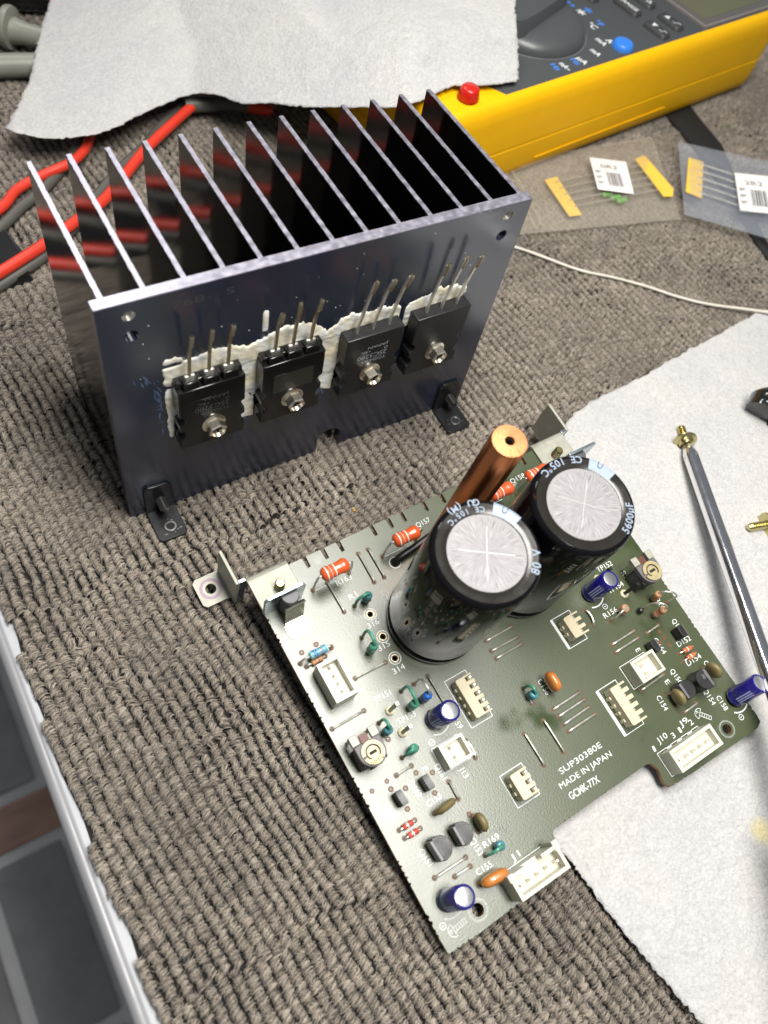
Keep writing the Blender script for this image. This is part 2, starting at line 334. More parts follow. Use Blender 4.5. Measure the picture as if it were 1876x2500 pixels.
# ------------------------------------------------------------------ setting: floor, workbench, carpet
fl = MB().box(-900, 900, -900, 900, -720, -706).build("floor", M_grout); tag(fl, kind="structure")
def slab(nm, x0, x1, y0, y1, m, z1=-700): MB().box(x0, x1, y0, y1, -706.5, z1).build(nm, m, fl, bev=1.5)
slab("plank", -420, -60, 96, 141, M_wood)
slab("tile", -340, -116, 155, 420, M_tile); slab("tile", -182, -113, -90, 83, M_tile); slab("tile", -420, -196, -90, 83, M_tile)
slab("tile", -182, -113, -330, -104, M_tile); slab("tile", -420, -196, -330, -104, M_tile)
for k in range(2): slab("tile", -100+170*k, 56+170*k, 155, 420, M_tile); slab("tile", -100+170*k, 56+170*k, -90, 83, M_tile); slab("tile", -100+170*k, 56+170*k, -330, -104, M_tile)

bench = empty("workbench", (200, 60, -710), label="white laminate workbench with a grey edge strip under the carpet", cat="workbench")
def inb(o): o.parent = bench; o.matrix_parent_inverse = Matrix.Translation(Vector((-200, -60, 710))*S); return o
inb(MB().box(-48.6, 640, -420, 520, -34, -3.2).build("tabletop", M_table, bev=1))
inb(MB().tube([(-49.4, -420, -5.4), (-49.4, 520, -5.4)], 2.2, 14).box(-51.2, -48.7, -420, 520, -33, -6).build("edge_strip", M_edge))
for x, y in ((0, -360), (600, -360), (0, 470), (600, 470)): inb(MB().box(x-22, x+22, y-22, y+22, -706, -34).build("leg", M_edge, bev=2))

# carpet: a backing blackened for the shade in the grooves, and a pile of yarn loops in ribs running along y
def in_view(x, y, pad=70):
    quad = [(-78,-120),(96,-220),(525,214),(50,311)]
    d = 1e9
    for i in range(4):
        (ax, ay), (bx, by) = quad[i], quad[(i+1)%4]; L = math.hypot(bx-ax, by-ay)
        d = np.minimum(d, ((bx-ax)*(y-ay)-(by-ay)*(x-ax))/L)
    return d > -pad
def carpet_edge(y): return -46.0+0.9*np.sin(y*0.045+1)+0.8*np.sin(y*0.013)+0.4*np.sin(y*0.21)
back = MB(); ys = list(range(-300, 401, 4))
back.grid([[(float(carpet_edge(y))+1.0, y, -3.1), (float(carpet_edge(y))+1.0, y, -2.4), (640, y, -2.4)] for y in ys])
M_back = mat("carpet_backing", (0.012, 0.010, 0.008), 0.95)
carpet = back.build("carpet", M_back); tag(carpet, kind="structure")

def carpet_fibre(name, c1, c2):
    m = bpy.data.materials.new(name); m.use_nodes = True
    nt = m.node_tree; b = nt.nodes["Principled BSDF"]; N = nt.nodes.new; K = nt.links.new
    oi = N("ShaderNodeObjectInfo"); mx = N("ShaderNodeMix"); mx.data_type = 'RGBA'
    mx.inputs[6].default_value = (*c1, 1); mx.inputs[7].default_value = (*c2, 1); K(oi.outputs["Random"], mx.inputs[0])
    pn = N("ShaderNodeTexNoise"); pn.inputs["Scale"].default_value = 22; pn.inputs["Detail"].default_value = 3; K(oi.outputs["Location"], pn.inputs["Vector"])
    pr_ = N("ShaderNodeMapRange"); pr_.inputs[1].default_value = 0.3; pr_.inputs[2].default_value = 0.7; pr_.inputs[3].default_value = 0.74; pr_.inputs[4].default_value = 1.16; K(pn.outputs[0], pr_.inputs[0])
    ml = N("ShaderNodeVectorMath"); ml.operation = 'SCALE'; K(mx.outputs[2], ml.inputs[0]); K(pr_.outputs[0], ml.inputs["Scale"]); K(ml.outputs[0], b.inputs["Base Color"])
    b.inputs["Roughness"].default_value = 0.62; b.inputs["Sheen Weight"].default_value = 0.25; b.inputs["Sheen Roughness"].default_value = 0.4
    return m
M_fibres = [carpet_fibre("carpet_yarn", (0.20, 0.168, 0.134), (0.26, 0.221, 0.178)), carpet_fibre("carpet_yarn_pale", (0.42, 0.362, 0.295), (0.54, 0.475, 0.395)), carpet_fibre("carpet_yarn_dark", (0.055, 0.046, 0.037), (0.09, 0.077, 0.062))]
M_core = mat("shaded_yarn_core", (0.018, 0.015, 0.012), 0.9)  # near-black core puts the shade between loops into the colour
def tuft(seed):
    r = random.Random(seed); mb = MB(); mi = []
    def strand(y0, lay, skew, a0, a1, rad, wob):
        e = (y0/0.8)**2; W = 1.50*lay; H = 2.68*lay*(1-0.24*e); pts = []; ph = r.uniform(0, 6)
        for i in range(7):
            a = a0+(a1-a0)*i/6
            pts.append((-W*math.cos(a)+wob*math.sin(ph+2.3*i), y0+skew*(i/6-0.5)+wob*math.cos(ph+1.7*i), -2.3+H*max(0, math.sin(a))**0.8+wob*.5*math.sin(ph*2+1.9*i)))
        mb.tube(pts, [rad*.7]+[rad]*5+[rad*.5], 4, caps=False)
    for k in range(9):
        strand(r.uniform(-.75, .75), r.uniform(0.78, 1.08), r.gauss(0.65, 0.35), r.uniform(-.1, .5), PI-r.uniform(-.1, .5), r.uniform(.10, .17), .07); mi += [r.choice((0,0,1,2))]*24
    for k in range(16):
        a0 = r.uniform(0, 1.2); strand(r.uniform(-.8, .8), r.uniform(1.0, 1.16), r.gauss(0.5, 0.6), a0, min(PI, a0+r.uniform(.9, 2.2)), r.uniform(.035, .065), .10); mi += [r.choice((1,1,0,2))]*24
    for k in range(2):
        y0 = r.uniform(-1, 1); x0 = r.uniform(-1, 1); d = Vector((r.gauss(0, .5), r.gauss(0, .6), 0)); p = Vector((x0, y0, 0.1)); pts = [p]
        for i in range(4): p = p+d*0.5+Vector((r.gauss(0,.12), r.gauss(0,.12), 0.30-0.16*i)); pts.append(p)
        mb.tube(pts, 0.035, 3, caps=False); mi += [1]*12
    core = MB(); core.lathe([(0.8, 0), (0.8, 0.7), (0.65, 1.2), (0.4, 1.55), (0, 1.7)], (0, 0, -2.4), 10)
    me = mb.mesh("tuft", 0)
    for p in me.polygons: p.use_smooth = True
    nf = len(me.polygons); bm = bmesh.new(); bm.from_mesh(me); cm = core.mesh("core", 60); bm.from_mesh(cm); bm.to_mesh(me); bm.free()
    for m_ in M_fibres: me.materials.append(m_)
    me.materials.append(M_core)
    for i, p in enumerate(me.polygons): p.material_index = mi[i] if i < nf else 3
    return me
NV = 14
vcol = bpy.data.collections.new("tuft_variants")
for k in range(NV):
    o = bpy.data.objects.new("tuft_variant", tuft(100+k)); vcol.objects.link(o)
RIB, STEP = 3.3, 1.42
pts = []; rots = []; scl = []
for i in range(-18, 205):
    yy = np.arange(-300, 400, STEP)+rng.uniform(0, STEP)
    yy = yy+rng.normal(0, 0.20, len(yy))
    x = i*RIB-0.095*(yy+60)+1.1*np.sin(yy*0.021+0.3*np.sin(i*0.15))+2.4*vnoise(yy*0.03+i*0.02, yy*0+i*0.12, 3)+0.7*vnoise(yy*0.12, yy*0+i*0.35, 5)+rng.normal(0, 0.10, len(yy))
    row = np.floor((yy+20+2.0*np.sin(i*0.7))/118.0)          # cross seams, each row of ribs shifted
    x = x+np.mod(row, 2)*RIB*0.5+0.35*row
    inseam = (yy > -60) & (np.abs(np.mod(yy+20+2.0*np.sin(i*0.7)+59, 118.0)-59) < 0.1+1.3*vnoise(x*0.02, yy*0.02, 77))
    keep = in_view(x, yy) & (x > carpet_edge(yy)+0.8) & (~inseam) & (x < 640)
    flat = 1.0+0.34*vnoise(x*0.06, yy*0.06, 9)+rng.normal(0, 0.07, len(yy))
    messy = np.clip(vnoise(x*0.035, yy*0.035, 21)*2.2, 0, 1)
    for xx, y_, f, ms, k_ in zip(x, yy, flat, messy, keep):
        if k_:
            pts.append((xx*S, y_*S, rng.normal(0, 0.12)*S)); rots.append((rng.normal(0, .10), rng.normal(0, .12), rng.normal(0.10, .12+0.7*ms)))
            scl.append((f*rng.uniform(.92, 1.08), rng.uniform(.9, 1.15), f*rng.uniform(.86, 1.10)))
pm = bpy.data.meshes.new("pile"); pm.from_pydata(pts, [], [])
a = pm.attributes.new("rot", 'FLOAT_VECTOR', 'POINT'); a.data.foreach_set("vector", np.array(rots, dtype=np.float32).ravel())
a = pm.attributes.new("scl", 'FLOAT_VECTOR', 'POINT'); a.data.foreach_set("vector", np.array(scl, dtype=np.float32).ravel())
pile = bpy.data.objects.new("carpet_pile", pm); COL.objects.link(pile)
tag(pile, "ribbed taupe loop pile of the carpet", "carpet pile", kind="stuff")
ng = bpy.data.node_groups.new("pile_nodes", 'GeometryNodeTree')
ng.interface.new_socket("Geometry", in_out='INPUT', socket_type='NodeSocketGeometry'); ng.interface.new_socket("Geometry", in_out='OUTPUT', socket_type='NodeSocketGeometry')
gi = ng.nodes.new("NodeGroupInput"); go = ng.nodes.new("NodeGroupOutput"); ip = ng.nodes.new("GeometryNodeInstanceOnPoints")
ci = ng.nodes.new("GeometryNodeCollectionInfo"); ci.inputs[0].default_value = vcol; ci.inputs["Separate Children"].default_value = True; ci.inputs["Reset Children"].default_value = True
ar = ng.nodes.new("GeometryNodeInputNamedAttribute"); ar.data_type = 'FLOAT_VECTOR'; ar.inputs[0].default_value = "rot"
asx = ng.nodes.new("GeometryNodeInputNamedAttribute"); asx.data_type = 'FLOAT_VECTOR'; asx.inputs[0].default_value = "scl"
e2r = ng.nodes.new("FunctionNodeEulerToRotation")
rv = ng.nodes.new("FunctionNodeRandomValue"); rv.data_type = 'INT'; rv.inputs[4].default_value = 0; rv.inputs[5].default_value = NV-1
L = ng.links.new
L(gi.outputs[0], ip.inputs["Points"]); L(ci.outputs[0], ip.inputs["Instance"]); ip.inputs["Pick Instance"].default_value = True
L(rv.outputs[2], ip.inputs["Instance Index"]); L(ar.outputs[0], e2r.inputs[0]); L(e2r.outputs[0], ip.inputs["Rotation"]); L(asx.outputs[0], ip.inputs["Scale"]); L(ip.outputs[0], go.inputs[0])
pile.modifiers.new("pile", 'NODES').node_group = ng

# ------------------------------------------------------------------ heatsink
HW, HH, HD = 132.0, 95.4, 56.7
hs = empty("heatsink", (66, 0, 0), label="black anodised finned heatsink with four power transistors bolted to its front plate", cat="heatsink")
def H(o): o.location = Vector(o.location)-Vector((66*S, 0, 0)); return o
outline = [(0,0),(69.1,0),(69.1,6.5)]+[(73.8+4.7*math.cos(PI-PI*k/12), 6.8+4.7*math.sin(PI-PI*k/12)) for k in range(1, 12)]+[(78.5,6.5),(78.5,0),(HW,0),(HW,HH),(0,HH)]
def plate_mesh():                                     # plate with drilled holes, built in (x, z) and swung upright
    bm = bmesh.new(); loops = [outline]
    for (cx, cz, r) in ((8.2,91.0,1.75),(8.3,84.0,1.9),(124.4,91.2,1.75),(124.4,84.0,1.9)):
        loops.append([(cx+r*math.cos(2*PI*k/18), cz+r*math.sin(2*PI*k/18)) for k in range(18)])
    es = []
    for lp in loops:
        vs = [bm.verts.new((x*S, 0, z*S)) for x, z in lp]; es += [bm.edges.new((vs[i], vs[(i+1)%len(vs)])) for i in range(len(vs))]
    bmesh.ops.triangle_fill(bm, edges=es, use_beauty=True)
    r = bmesh.ops.extrude_face_region(bm, geom=list(bm.faces)); bmesh.ops.translate(bm, verts=[v for v in r["geom"] if isinstance(v, bmesh.types.BMVert)], vec=(0, 3.5*S, 0))
    bmesh.ops.recalc_face_normals(bm, faces=bm.faces)
    me = bpy.data.meshes.new("base_plate"); bm.to_mesh(me); bm.free(); me.materials.append(M_anod); return me
bp_ = H(place("base_plate", plate_mesh(), hs))
MB().box(0.05, HW-0.05, 0.05, 3.45, HH+0.002, HH+0.25).build("cut_edge", M_cut, bp_)
for (cx, cz) in ((8.2,91.0),(124.4,91.2)):
    mbx = MB()
    for k in range(4): mbx.lathe([(1.75,0),(1.4,0.35),(1.75,0.7)], (cx, 0.3+k*0.75, cz), 16, (0,1,0))
    mbx.build("threaded_hole", M_nickel, bp_); MB().lathe([(1.8,0),(0,0)], (cx,3.3,cz), 16, (0,1,0)).build("hole_shade", M_hole, bp_)  # black disc colours in the darkness inside the hole
text("768-  S", (19.2, -0.03, 89.6), M_dimmer, bp_, 2.2, 17.0, rot=(PI/2, 0, 0), name="stamped_lettering", bold=-.03)
fin_me = MB().box(-0.68, 0.68, 3.6, HD, 0.4, HH).mesh("fin"); fin_me.materials.append(M_fin)
def rough_edge():
    mb = MB(); P = []
    for k in range(60):
        y = 3.2+(HD-3.2)*k/59; d = random.gauss(0, 0.035); e = random.gauss(0, 0.035)
        P.append([(-0.70+d, y, HH-0.15), (-0.67+d, y, HH+0.14), (0.67+e, y, HH+0.14), (0.70+e, y, HH-0.15)])
    return mb.grid(P)
for k in range(13):
    f_ = H(place("fin", fin_me, hs, (2.95+10.54*k, 0, 0)))
    rough_edge().build("cut_edge", M_cut, f_)

# thermal paste squeezed out round the four transistors
TX = [27.5, 53.4, 81.2, 106.4]; TW = 20.3; TZ0, TZ1 = 36.5, 62.5
nx, nz = 420, 190; X, Z = np.meshgrid(np.linspace(12, 121, nx), np.linspace(31, 83, nz))
tp = np.interp(X, [15.2,17,20,21.9,29.5,36,42.5,47,53.2,60,64.2,66.4,67.6,70.5,76.2,84,90.2,93.5,97,101.3,107,112.8,117.6], [71.4,72,71.2,69.7,70.8,69.6,68.5,70.2,71.3,70.6,67.8,64.4,65.2,68,68.9,67.6,66.5,64.6,66.4,67.7,68.9,68.6,66.1])
tp = tp+1.5*vnoise(X*0.5, X*0, 30)+1.0*vnoise(X*1.3, X*0, 31)+1.0*vnoise(X*3.1, X*0, 32)+.6*vnoise(X*6.3, X*0, 33)
lo = np.interp(X, [15.3,17.4,17.6,37.6,37.8,43.2,43.4,63.4,63.6,71.2,71.4,91.2,91.4,96.2,96.4,116.4,116.6,118], [37,37,45,45,35,34.2,45,45,38,35.5,45,45,52,55,55,55,63,63])
lo = lo+1.6*vnoise(X*0.8, X*0, 35)
on = (X > 15.3+.7*vnoise(Z*.4, Z*0, 44)+.4*vnoise(Z*1.7, Z*0, 45)) & (X < 117.7+.8*vnoise(Z*.5, Z*0, 46)) & (Z < tp) & (Z > lo)
on &= ~((X > 92.6) & (X < 94.2) & (Z > 57))
on &= ~((X < 20.6-.5*vnoise(Z*2, X*0, 3)) & (Z > 68.6) & (Z < 69.4+.5*vnoise(X*2, X*0, 4)))
t = np.where(on, np.where(Z > 61, .34, .22), -.6)
t = np.maximum(t, np.where((np.abs(X-45.6) < 1.0) & (Z > 71.6) & (Z < 80.5-1.5*vnoise(X*2, X*0, 8)), 0.25, -1))
ks = np.array([1,2,3,2,1.]); ks /= ks.sum()
for _ in range(1):
    t = np.apply_along_axis(lambda r: np.convolve(np.pad(r, 2, 'edge'), ks, 'valid'), 1, t); t = np.apply_along_axis(lambda r: np.convolve(np.pad(r, 2, 'edge'), ks, 'valid'), 0, t)
t = t+np.where(t > 0, 0.40*vnoise(X*0.22, Z*0.3, 50)+0.16*vnoise(X*.6+Z*.3, Z*.8, 51)+.05*vnoise(X*2.5, Z*2.5, 52), 0)
t_flat = t.ravel().tolist()
pv = [(x-66, -max(tt, -0.4), z) for x, z, tt in zip(X.ravel(), Z.ravel(), t.ravel())]; pf = []
for i in range(nz-1):
    for j in range(nx-1):
        q = (i*nx+j, i*nx+j+1, (i+1)*nx+j+1, (i+1)*nx+j)
        if max(t_flat[k] for k in q) > 0.02: pf.append(q)
MB().add(pv, pf).build("thermal_paste", M_paste, hs)
def smear(cx, cz, w, h, n, seed):
    r = random.Random(seed); mb = MB()
    for k in range(n):
        x = cx+r.gauss(0, w); z = cz+r.gauss(0, h); L_ = r.uniform(.6, 2.6); wd = r.uniform(.12, .42); a_ = r.gauss(0, .35)
        dx, dz = math.sin(a_), math.cos(a_)
        mb.add([(x-dx*L_-66, -.03-.001*k, z-dz*L_), (x+dz*wd-66, -.03-.001*k, z-dx*wd), (x+dx*L_-66, -.03-.001*k, z+dz*L_), (x-dz*wd-66, -.03-.001*k, z+dx*wd)], [(0,1,2,3)])
    mb.build("paste_smear", M_smear, hs, smooth=0)
smear(13.3, 52, 0.5, 6, 16, 1); smear(11, 65, 1.2, 1.2, 8, 2); smear(66, 36, 1.6, 1.2, 14, 3); smear(40.5, 36, 1.2, .8, 8, 4); smear(92, 40, 1.0, 2, 8, 5); smear(93, 37, 1.5, 0.5, 6, 6)
r_ = random.Random(4); mb = MB()
for k in range(30):
    x, z = r_.uniform(8, 120), r_.choice([r_.uniform(66, 92), r_.gauss(78, 5)]); s_ = r_.uniform(.07, .2)
    mb.lathe([(s_, 0), (s_*.6, .12), (0, .15)], (x-66, 0.01, z), 5, (0,-1,0))
mb.build("paste_speck", M_paste, hs)["kind"] = "stuff"

def screw_mesh():
    mb = MB(); mb.lathe([(0,0),(3.7,0),(3.75,.5),(3.1,.9),(2.5,.95)], (0,0,0), 28, (0,-1,0))
    hexp = [(2.95*math.cos(PI/6+PI/3*k), 2.95*math.sin(PI/6+PI/3*k)) for k in range(6)]
    vs = [(x,-.8,z) for x,z in hexp]+[(x,-3.6,z) for x,z in hexp]+[(x*.86,-4.0,z*.86) for x,z in hexp]
    fs = [(k,(k+1)%6,6+(k+1)%6,6+k) for k in range(6)]+[(6+k,6+(k+1)%6,12+(k+1)%6,12+k) for k in range(6)]
    rim = [(2.05*math.cos(2*PI*k/24), 2.05*math.sin(2*PI*k/24)) for k in range(24)]
    o = len(vs); vs += [(x,-4.0,z) for x,z in rim]+[(x*.8,-3.0,z*.8) for x,z in rim]
    for k in range(24): fs.append((o+k, o+(k+1)%24, o+24+(k+1)%24, o+24+k))
    for k in range(24):
        h0, h1 = 12+((k-2)//4)%6, 12+((k-1)//4)%6
        fs.append((o+k, o+(k+1)%24, h1) if h0 == h1 else (o+k, o+(k+1)%24, h1, h0))
    fs.append(tuple(o+24+k for k in range(24)))
    return mb.add(vs, fs)
SCREW = screw_mesh().mesh("screw", 30); SCREW.materials.append(M_nickel)
cross = MB()
for a_ in (0.4, 0.4+PI/2):
    c, s = math.cos(a_), math.sin(a_); w = .42
    cross.add([(1.5*c-w*s,-3.03,1.5*s+w*c),(1.5*c+w*s,-3.03,1.5*s-w*c),(-1.5*c+w*s,-3.03,-1.5*s-w*c),(-1.5*c-w*s,-3.03,-1.5*s+w*c)], [(0,1,2,3)])
CROSS = cross.mesh("recess", 0); CROSS.materials.append(M_hole)

def transistor(i, cx, stepped):
    t = empty("power_transistor"); t.parent = hs; t.location = (cx*S-66*S, -0.35*S, 0)
    n1 = 1.3
    w = TW/2
    def side(sg):                                       # right edge, bottom to top, with the two moulded notches
        out = []
        for zc in (43.0, 49.5): out += [(w, zc-2.0)]+[(w-1.5*math.cos(a), zc+2.0*math.sin(a)) for a in (-0.9,-0.45,0,0.45,0.9)]+[(w, zc+2.0)]
        return out
    rs = side(1); poly = [(-w,TZ0),(w,TZ0)]+rs+[(w,TZ1),(-w,TZ1)]+[(-x,z) for x,z in rs[::-1]]
    mb = MB(); n = len(poly)
    vs = [(x,-4.9,z) for x,z in poly]+[(x,0,z) for x,z in poly]
    mb.add(vs, [tuple(range(n)), tuple(range(n,2*n))[::-1]]+[(k,n+k,n+(k+1)%n,(k+1)%n) for k in range(n)])
    if stepped:
        mb.box(-w+.3, w-.3, -3.1, -0.2, TZ1-.02, TZ1+2.0)
        for k in (-1,0,1): mb.box(k*5.9-2.35, k*5.9+2.35, -4.55, -1.0, TZ1-.01, TZ1+2.8)
    body = mb.build("package", M_pkgs if stepped else M_pkg, t, bev=0.3)
    if stepped:
        MB().box(-7.2, 7.0, -4.97, -4.85, 45.6, 57.5).build("label_panel", M_pkgs, t, bev=.02)
        if i == 1: MB().box(-6.6, 6.6, -5.0, -4.96, 49.5, 57.2).build("reflective_print_panel", mat("glossy_panel", (0.03,0.03,0.024), 0.22), t)
    MB().lathe([(1.1,0),(0.9,-.35),(0,-.4)], (0.6,-4.93,59.6), 14, (0,-1,0)).build("ejector_mark", M_hole, t)
    P = M_white_print if i == 2 else M_dimmer
    R = (PI/2, PI, 0)
    if i in (0, 2):
        for s_, z, L_, hh in (("TOSHIBA", 50.3, 9.0, 1.35), ("2SC3280", 52.2, 10.6, 1.9), ("•4K" if i == 2 else "•9C", 54.6, 3.6, 1.4), ("JAPAN", 56.4, 7.4, 1.2)):
            x0 = 5.0 if "4K" not in s_ and "9C" not in s_ else -1.2
            text(s_, (x0, -5.03 if i == 2 else -5.05, z+hh), mat("soft_print", (0.33,0.37,0.40), .5) if i == 2 else P, t, hh, L_, rot=R)
        text("O", (5.0, -5.05, 55.9), mat("soft_print", (0.33,0.37,0.40), .5) if i == 2 else P, t, 1.3, 1.3, rot=R)
    lean = [(.25,.3,.3),(.2,.3,.7),(2.3,2.3,2.4),(1.7,2.6,2.4)][i]
    for k in range(3):
        x = (k-1)*5.75+[0,.1,-.2,-.1][i]; z0 = TZ1+(2.4 if stepped else 0); tip = 82.8+random.uniform(-.6,.8)
        path = [(x,-2.4,z0-1.5),(x,-2.6,z0+3),(x+lean[k]*.35,-2.9,z0+9),(x+lean[k]*.7,-3.4,tip-5),(x+lean[k],-4.1+random.uniform(-.5,.5),tip)]
        path = smooth_path(path, 4)
        ld = MB().tube(path, [0.62*math.sqrt(1.0+.0)]*(len(path)-1)+[.5], 4).build("lead", M_tinold if i < 2 else M_tin, t, bev=.12)
        b2 = MB(); b2.lathe([(.35,0),(.68,.6),(.64,2),(.70,3.6),(.6,5),(.3,5.3)], tuple(Vector(path[-3])-Vector((0,0,2.2))), 9, tuple(Vector(path[-1])-Vector(path[-4])))
        b2.build("solder", M_tinold, ld)
        if stepped: MB().box(x-1.55, x+1.55, -3.0, -2.0, z0-.6, z0+1.6).build("lead_shoulder", M_tin, t, bev=.3)
    sc = place("screw", SCREW, t, (0,-4.9,45.3), (0, [.2,.7,.1,.5][i], 0)); place("recess", CROSS, sc)
for i, cx in enumerate(TX): transistor(i, cx, i < 2)

# black L feet at the lower corners of the plate
def foot_bracket(x0, x1, wtop):
    b = empty("foot_bracket"); b.parent = hs; b.location = (-66*S, 0, 0); xc = (x0+x1)/2
    vs = [(x0+.2,1.2),(x1-.2,1.2),(x1-.2,11.5),(x1-2.2,15),(x0+1.6,15.6),(x0+.2,13.8)]
    n = len(vs); MB().add([(x,-1.2,z) for x,z in vs]+[(x,-.02,z) for x,z in vs], [tuple(range(n)),tuple(range(n,2*n))[::-1]]+[(k,n+k,n+(k+1)%n,(k+1)%n) for k in range(n)]).build("upright", M_black_or_shaded_steel, b, bev=.25)
    fp = [(x0,-.4),(x1,-.4),(x1-.1,-12.2),(x1-1.2,-13.2),(x0+1.2,-13.2),(x0,-12.2)]
    bm = MB().prism(fp, .3, 1.4); bm.build("foot", M_black_or_shaded_steel, b, bev=.2)
    MB().ring(xc+.3,-8.8,1.3,2.1,1.42,1.75,20).build("hole_rim", mat("worn_steel",(0.20,0.20,0.20),.3,.9), b, bev=.15)
    MB().lathe([(1.3,0),(0,0)], (xc+.3,-8.8,1.43), 16).build("hole", M_hole, b)
    mb = MB(); r = random.Random(int(x0))
    for k in range(9):
        a_ = r.uniform(0,2*PI); d = r.uniform(2.6,3.6); mb.box(xc+d*math.cos(a_)-.15, xc+d*math.cos(a_)+.15+r.uniform(0,.7), -8.8+d*math.sin(a_)-.12, -8.8+d*math.sin(a_)+.12, 1.401, 1.46)
    mb.build("scratch_mark", mat("worn_steel",(0.20,0.20,0.20),.3,.9), b)
    prof = [(0,0)]
    for k in range(7): prof += [(1.45,.1+k*.62),(1.75,.4+k*.62)]
    prof += [(1.2,4.8),(0,4.8)]
    MB().lathe(prof, (xc+.2,-1.0,7.6), 18, (0,-1,0)).build("screw_end", mat("dark_screw",(0.10,0.10,0.10),.3,.9), b)
foot_bracket(4.9, 14.9, 15); foot_bracket(119.8, 130.3, 15)

# ------------------------------------------------------------------ circuit board
BO = Vector((25.12, -161.42, 4.5)); bu = Vector((0.998868, 0.035894, 0.031202)); bv = Vector((-0.039281, 0.992500, 0.115758)); bn = Vector((-0.026813, -0.116852, 0.992787))
BM = Matrix(((bu.x,bv.x,bn.x,BO.x*S),(bu.y,bv.y,bn.y,BO.y*S),(bu.z,bv.z,bn.z,BO.z*S),(0,0,0,1)))
pcb = empty("circuit_board", matrix=BM, label="green amplifier circuit board crowded with parts lying in front of the heatsink", cat="circuit board")
def jag(p, q, n, amp, seed):
    r = random.Random(seed); out = []
    nx_, ny_ = -(q[1]-p[1]), q[0]-p[0]; L_ = math.hypot(nx_, ny_); nx_, ny_ = nx_/L_, ny_/L_
    for k in range(n):
        w_ = r.uniform(.16,.36); c_ = k+.5+r.uniform(-.12,.12); t0 = (c_-w_)/n; t1 = c_/n; t2 = (c_+w_)/n; d = amp*r.uniform(.1, .8); o_ = r.uniform(-.12, .12)/n*1.0
        for tt, dd in ((t0, 0), ((t0+t1)/2, d*.9), (t1, d), ((t1+t2)/2, d*.8), (t2, 0)): out.append((p[0]+(q[0]-p[0])*tt+nx_*dd, p[1]+(q[1]-p[1])*tt+ny_*dd))
    return out
# inward normal is to the left for a counter-clockwise outline
OUT = [(0.2, 0)]+jag((2, -.2), (10, -.4), 4, .6, 1)+[(14,-.3)]+jag((18,-.2),(24,-.2), 3, .55, 2)+[(25,0),(41.2,.2),(42,4),(43.3,9.6),(44.2,10.3)]
OUT += jag((45,10.3),(52,10.3),5,.65,3)+[(56,10.4)]+jag((62,10.4),(68,10.4),4,.6,4)+[(81,10.4),(82.6,9.8),(83.6,7.4),(82.6,3.4),(83.6,1.4)]+jag((85,1.2),(92,.9),4,.6,5)+jag((96,.8),(100,.8),3,.5,6)+jag((106,.6),(112,.5),4,.5,7)
OUT += [(122,.4),(124.3,1.5)]+jag((124.6,3),(124.7,9),3,.6,8)+[(124.7,28)]+jag((124.7,31),(124.8,41),6,.6,9)+jag((124.8,51),(124.8,56),3,.5,10)+[(124.7,116.3)]
for xs in (105.5, 71.1, 64.0, 55.3, 50.2, 43.9, 31.5, 25.8, 19.2):
    OUT += [(xs+.75,116.2),(xs+.6,112.6),(xs-.6,112.4),(xs-.75,116.2)]
OUT += [(0.1,116)]+jag((0,104),(0,94),6,.7,11)+[(0,90)]+jag((0,79),(0,68),7,.7,12)+[(0,60)]+jag((0,52),(0,42),6,.7,13)+[(0,36)]+jag((0,27),(0,19),5,.7,14)+jag((0,11),(0,4),4,.7,15)
bm = bmesh.new(); es = []
HOLES = [(13.0,4.6,1.75),(112.2,5.4,1.6),(28.7,90.6,.95),(28.6,82.7,.95),(28.5,75.2,.95)]
for lp in [OUT]+[[(cx+r*math.cos(2*PI*k/20), cy+r*math.sin(2*PI*k/20)) for k in range(20)] for cx,cy,r in HOLES]:
    vs = [bm.verts.new((x*S,y*S,0)) for x,y in lp]; es += [bm.edges.new((vs[i],vs[(i+1)%len(vs)])) for i in range(len(vs))]
bmesh.ops.triangle_fill(bm, edges=es, use_beauty=True)
r = bmesh.ops.extrude_face_region(bm, geom=list(bm.faces)); bmesh.ops.translate(bm, verts=[v for v in r["geom"] if isinstance(v, bmesh.types.BMVert)], vec=(0,0,-1.6*S))
bmesh.ops.recalc_face_normals(bm, faces=bm.faces)
me = bpy.data.meshes.new("substrate"); bm.to_mesh(me); bm.free(); me.materials.append(M_board); me.materials.append(mat("cut_phenolic", (0.27, 0.115, 0.032), 0.6, var=0.4, vscale=500, bump=0.3, bscale=1500))
for p in me.polygons: p.material_index = 0 if abs(p.normal.z) > .5 else 1
place("substrate", me, pcb)

# prints, drilled holes
silk = MB(); drills = MB()
def drill(x, y, r=.78):
    drills.ring(x, y, r*.62, r*1.05, .012, .05, 12); 
drillc = MB()
def hole(x, y, r=.78):
    drill(x, y, r); drillc.lathe([(r*.66,.02),(0,.02)], (x,y,0), 10)  # flat disc with the hole's dark depth put into its colour
def line(x0, y0, x1, y1, w=.22):
    d = math.hypot(x1-x0, y1-y0) or 1; nx_, ny_ = -(y1-y0)/d*w/2, (x1-x0)/d*w/2
    silk.add([(x0+nx_,y0+ny_,.022),(x0-nx_,y0-ny_,.022),(x1-nx_,y1-ny_,.022),(x1+nx_,y1+ny_,.022)], [(0,1,2,3)])
def rect(x0, x1, y0, y1, w=.22):
    line(x0,y0,x1,y0,w); line(x1,y0,x1,y1,w); line(x1,y1,x0,y1,w); line(x0,y1,x0,y0,w)
def arc(cx, cy, r0, r1, a0=0, a1=2*PI): silk.ring(cx, cy, r0, r1, .015, .024, 30, a0, a1)

